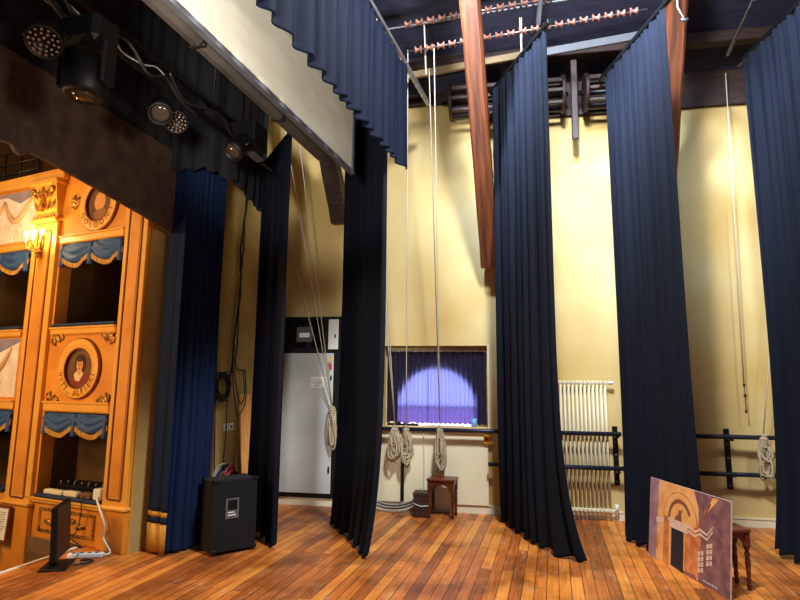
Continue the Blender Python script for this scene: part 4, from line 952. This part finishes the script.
# ------------------------------------------------------------------ stools
def stool(loc, rz, w_, d_, h, label):
    t = thing('stool', label, 'stool', loc, rz, None)
    hw, hd = w_/2, d_/2
    MB().box(-hw, hw, -hd, hd, h-.03, h, bev=.008).build('seat', M_stool, t, local=True)
    ap = MB()
    def apron(M, L_):
        n_ = 12; top = h-.03; pts = [(-L_/2, top), (-L_/2, top-.12)]
        for k in range(n_+1):
            a = PI*k/n_; pts.append((-L_*.36*math.cos(a), top-.10+.06*math.sin(a)))
        pts += [(L_/2, top-.12), (L_/2, top)]
        a1 = pts[:2]+pts[2:2+n_//2+1]+[(0, top)]; a2 = [(0, top)]+pts[2+n_//2:]
        ap.poly_xz(list(reversed(a1)), -.008, .008, M); ap.poly_xz(list(reversed(a2)), -.008, .008, M)
    for sy in (-1, 1): apron(Matrix.Translation((0, sy*(hd-.025), 0)), w_-.07)
    for sx in (-1, 1): apron(Matrix.Translation((sx*(hw-.025), 0, 0)) @ Matrix.Rotation(PI/2, 4, 'Z'), d_-.07)
    ap.build('apron', M_stool, t, local=True)
    for sx in (-1, 1):
        for sy in (-1, 1):
            lg = MB(Matrix.Translation((sx*(hw-.03), sy*(hd-.03), 0)))
            lg.box(-.02, .02, -.02, .02, h-.14, h-.03)
            lg.lathe([(.010, 0), (.016, .01), (.020, .03), (.012, .05), (.019, .07), (.014, .10), (.021, .20), (.016, h-.22), (.021, h-.19), (.013, h-.17), (.020, h-.15), (.020, h-.14)], 12)
            lg.build('leg', M_stool, t, local=True)
    return t
stool((-1.31, 6.86, 0), WANG-.12, .34, .26, .45, 'small varnished wooden stool with turned legs below the window')
stool((1.315, 5.22, 0), .30, .24, .22, .46, 'dark wooden stool mostly hidden behind the painted board')
bk = thing('storage_box', 'small dark brown box with a pale strap beside the stool', 'box', Wl(-1.57, .32, 0), WANG)
MB(WF).box(-1.68, -1.50, -.38, -.20, .001, .27, bev=.008).build('body', M_brownbox, bk); MB(WF).box(-1.685, -1.495, -.385, -.195, .245, .285, bev=.006).build('lid', M_brownbox, bk)
MB(WF).tube([(-1.68, -.386, .16), (-1.59, -.388, .13), (-1.50, -.386, .14)], .006, 6).build('strap', M_wcab, bk)

# ------------------------------------------------------------------ painted board
pa = thing('painted_board', 'unframed painting of an arched doorway standing on the stage floor', 'painting', (1.02, 5.5, 0))
p0, p1_ = Vector((.82, 5.98, 0)), Vector((1.215, 4.90, 0)); dd = p1_-p0; PW = dd.length; PH = .70
pm = Matrix.Translation(p0) @ Matrix.Rotation(math.atan2(dd.y, dd.x), 4, 'Z') @ Matrix.Rotation(-.09, 4, 'X')
MB(pm).box(0, PW, 0, .012, 0, PH).build('board', mat('board_edge', rgb(226, 200, 190), .6, var=.05), pa)
art = MB(pm)
def q(pts, mi, lay):
    art.m(mi).poly_xz([(x*PW, z*PH) for x, z in pts], -.0008*lay, -.0008*(lay-1))
artm = [mat('art_mauve', rgb(176, 138, 148), .6, c2=rgb(146, 108, 118), scale=9), mat('art_ochre', rgb(238, 182, 116), .6, c2=rgb(222, 156, 88), scale=9), mat('art_orange', rgb(222, 144, 84), .6, c2=rgb(180, 98, 54), scale=12),
        mat('art_brown', rgb(146, 102, 100), .6, c2=rgb(108, 72, 80), scale=12), mat('art_dark', rgb(28, 34, 46), .6, var=.1), mat('art_pale', rgb(226, 196, 176), .6, var=.1, scale=20), mat('art_shadow', rgb(140, 84, 58), .6, var=.15, scale=15)]
q([(0, 0), (1, 0), (1, 1), (0, 1)], 0, 1)
q([(.11, 0), (.30, 0), (.30, 1), (.14, 1)], 1, 2); q([(.30, 0), (.66, 0), (.66, .8), (.60, 1), (.30, 1)], 1, 2)
q([(.66, 0), (1, 0), (1, 1), (.60, 1), (.66, .8)], 3, 2)
q([(.60, 0), (.66, .05), (.70, .55), (.66, .62), (.60, .60)], 2, 3)
def arc(cx, cz, r1x, r1z, r2x, r2z, a0, a1, mi, lay, n_=14):
    for k in range(n_):
        a, b = a0+(a1-a0)*k/n_, a0+(a1-a0)*(k+1)/n_
        q([(cx+r2x*math.cos(a), cz+r2z*math.sin(a)), (cx+r1x*math.cos(a), cz+r1z*math.sin(a)), (cx+r1x*math.cos(b), cz+r1z*math.sin(b)), (cx+r2x*math.cos(b), cz+r2z*math.sin(b))], mi, lay)
arc(.43, .58, .21, .33, .155, .26, 0, PI, 1, 4); arc(.43, .58, .225, .345, .21, .33, 0, PI, 2, 4); arc(.43, .58, .155, .26, .125, .21, PI*.15, PI, 6, 4)
for k in range(14):
    a, b = PI*k/14, PI*(k+1)/14
    q([(.43, .58), (.43+.125*math.cos(a), .58+.21*math.sin(a)), (.43+.125*math.cos(b), .58+.21*math.sin(b))], 1, 4)
q([(.215, 0), (.29, 0), (.29, .58), (.215, .58)], 2, 3); q([(.50, .05), (.60, .02), (.60, .55), (.50, .55)], 2, 3)
q([(.30, .47), (.53, .47), (.53, .56), (.30, .56)], 5, 5); q([(.28, .545), (.55, .545), (.55, .58), (.28, .58)], 5, 6)
q([(.325, .03), (.485, .0), (.485, .47), (.325, .47)], 4, 5)
q([(.41, .58), (.46, .58), (.45, .66), (.47, .74), (.44, .70), (.42, .72), (.41, .65)], 6, 6); q([(.36, .58), (.42, .58), (.40, .66)], 6, 6)
q([(.11, .45), (.215, .48), (.215, .55), (.11, .52)], 5, 4)
for dz in (0, .05):
    q([(.54, .50+dz), (.62, .47+dz), (.62, .495+dz), (.54, .525+dz)], 5, 5); q([(.62, .47+dz), (.68, .52+dz), (.68, .545+dz), (.62, .495+dz)], 5, 5); q([(.68, .52+dz), (.76, .49+dz), (.82, .60+dz), (.82, .625+dz), (.76, .515+dz), (.68, .545+dz)], 5, 5)
for (xa, za) in ((.66, .10), (.755, .22)):
    for r_ in range(4):
        for c_ in range(2): q([(xa+c_*.035, za+r_*.062+c_*.02), (xa+c_*.035+.027, za+r_*.062+c_*.02+.01), (xa+c_*.035+.027, za+r_*.062+c_*.02+.06), (xa+c_*.035, za+r_*.062+c_*.02+.048)], 5, 5)
q([(.72, .78), (.76, .80), (.88, .98), (.82, .98)], 1, 3); q([(.70, .70), (.72, .70), (.80, .90), (.78, .92)], 6, 3); q([(.30, .02), (.66, .0), (.62, .06), (.50, .04)], 3, 4)
q([(.11, .15), (.14, .12), (.15, .30), (.12, .34)], 2, 3)
art.build('painted_scene', artm, pa)
g = MB(pm)
g.tube([(.72*PW+.012*k, -.003, .045*PH+.008*math.sin(k*2.1)) for k in range(16)], .0018, 4); g.build('signature', M_paper, pa)

# ------------------------------------------------------------------ ropes
def hank(mb, c, n_, ln, wd, seed, r=.012):
    rn = random.Random(seed); c = Vector(c)
    for k in range(n_):
        l = ln*rn.uniform(.5, 1.1); a = wd*rn.uniform(.35, 1.1); ph = rn.uniform(-1.3, 1.3); oy = rn.uniform(-.03, .03)
        pts = []
        for i in range(17):
            t = 2*PI*i/16; x = a*math.sin(t)*(.35+.65*(.5-.5*math.cos(t))); z = -l*(.5-.5*math.cos(t))
            pts.append(c+Vector((x+ph*.03*(.5-.5*math.cos(t))+.008*math.sin(3*t+k), oy+.02*math.sin(2*t+k), z)))
        mb.tube(pts, r, 6, caps=False)
    for k in range(6):           # the wraps round the barre and the neck of the hank
        zz = -.04-.020*k if k < 5 else 0; a = .034-.002*k
        mb.tube([c+Vector((a*math.cos(t*.5+k), -.01+a*math.sin(t*.5+k), zz+.004*t/4)) for t in range(14)], r, 6)
def hoist(name, tops, tie, label, hk, group=None, r=.008, m=None, seed=1):
    t = thing(name, label, 'rope', tuple(tie), 0, group)
    tie = Vector(tie)
    for tp in tops:
        tp = Vector(tp); mb = MB(); n_ = 6
        mb.tube([tie+(tp-tie)*k/n_ for k in range(n_+1)], r, 6); mb.build('line', m or M_ropew, t)
    if hk:
        mb = MB(); hank(mb, tie, *hk, seed); mb.build('hank', M_rope, t)
    return t
hoist('hoist_rope', [W(-2.05, 1.3, 5.2), W(-2.15, 1.3, 5.2)], W(-1.94, .205, 1.03), 'rope with the leftmost hank on the barre below the window', (9, .36, .075), seed=2, r=.006)
hoist('hoist_rope', [W(-1.62, 1.4, 5.33)], W(-1.80, .205, 1.03), 'rope with the middle hank on the barre below the window', (12, .42, .095), seed=3, r=.006)
hoist('hoist_rope', [W(-1.32, 1.4, 5.36), W(-1.40, 1.2, 5.2)], W(-1.38, .205, 1.03), 'double rope with a long narrow hank on the barre above the stool', (10, .50, .075), seed=4, r=.006)
hoist('hoist_rope', [W(-3.6, .98, 4.77), W(-3.30, .98, 4.98), W(-3.12, .98, 4.98)], W(-2.78, .13, 1.25), 'three thin ropes gathered in a hank in front of the grey cupboard', (9, .50, .055), r=.006, seed=5)
hoist('hoist_rope', [W(2.80, .30, 5.0)], W(2.24, .205, 1.02), 'rope hank on the barre beside the far right leg curtain', (9, .45, .08), seed=6, r=.006)
rc = thing('pull_cord', 'long pale cord with dark end weights hanging on the right wall bay', 'cord', tuple(W(2.12, .12, 1.28)))
MB().tube([W(2.12, .12, 1.62), W(2.15, .14, 3.5), W(2.18, .16, 5.42)], .007, 6).build('cord', M_ropew, rc)
for z in (1.60, 1.48, 1.30): MB().tube([W(2.12, .12, z), W(2.12, .12, z-.035)], .012, 8).build('weight', M_black, rc)
MB().tube([W(2.12, .12, 1.30), W(2.12, .12, 1.62)], .005, 6).build('wire', M_cable, rc)
hl = thing('hanging_hook', 'small steel hook on a short pale line under the roof right of the third leg', 'hook', tuple(W(1.29, 1.5, 5.3)))
MB().tube([W(1.23, 1.5, 5.72), W(1.24, 1.5, 5.45), W(1.29, 1.5, 5.33)], .008, 6).build('line', M_ropew, hl); MB().tube([W(1.26, 1.5, 5.31), W(1.33, 1.5, 5.31)], .018, 8).build('hook', M_steel, hl)
hoist('slack_line', [W(-.36, 1.3, 5.66), W(-.34, 1.3, 5.66)], W(-.345, 1.25, 5.12), 'short looped white line hanging between the strut and the second leg', None, r=.007)
hoist('slack_line', [W(-1.44, 1.35, 5.66)], W(-1.42, 1.32, 5.05), 'short pale line hanging from the pulleys beside the ruffled border', None, r=.009)
bar('fluorescent_batten', (2.03, 5.75, 5.35), (2.06, 6.75, 5.35), .03, .03, M_frame, 'thin grey batten under the dark roof left of the far right leg', 'batten')
bar('hanging_batten', W(-.10, 1.75, 6.1), W(-.16, 1.30, 5.55), .05, .05, M_steel, 'steel batten dropping behind the top of the second leg', 'batten')
# coil of grey cable on floor by the boards
fc = thing('cable_coil', 'coil of pale grey cable lying along the wall left of the brown box', 'cable coil', Wl(-2.0, .15, 0), WANG)
mb = MB(WF); rn = random.Random(2)
for k in range(5):
    a = .30+.02*k; pts = [(-1.98+a*math.cos(PI+PI*i/14)*1.1, -.10-.02*k, .26+.03*(k % 2)+ -(.20+.012*k)*math.sin(PI*i/14)) for i in range(15)]; mb.tube(pts, .011, 6)
mb.build('loops', M_cabg, fc)
gp = MB(WF).tube([(-1.87, -.06, .98), (-1.87, -.06, .12)], .02, 8)
tag(gp.build('wall_conduit', M_cable), 'dark vertical cable down the gap between the cream boards', 'cable')
cable('wall_wire', [W(-1.60, .06, .96), W(-1.59, .06, .5), W(-1.60, .06, .12)], .006, M_wcab, 'thin white wire down the cream boards above the brown box')
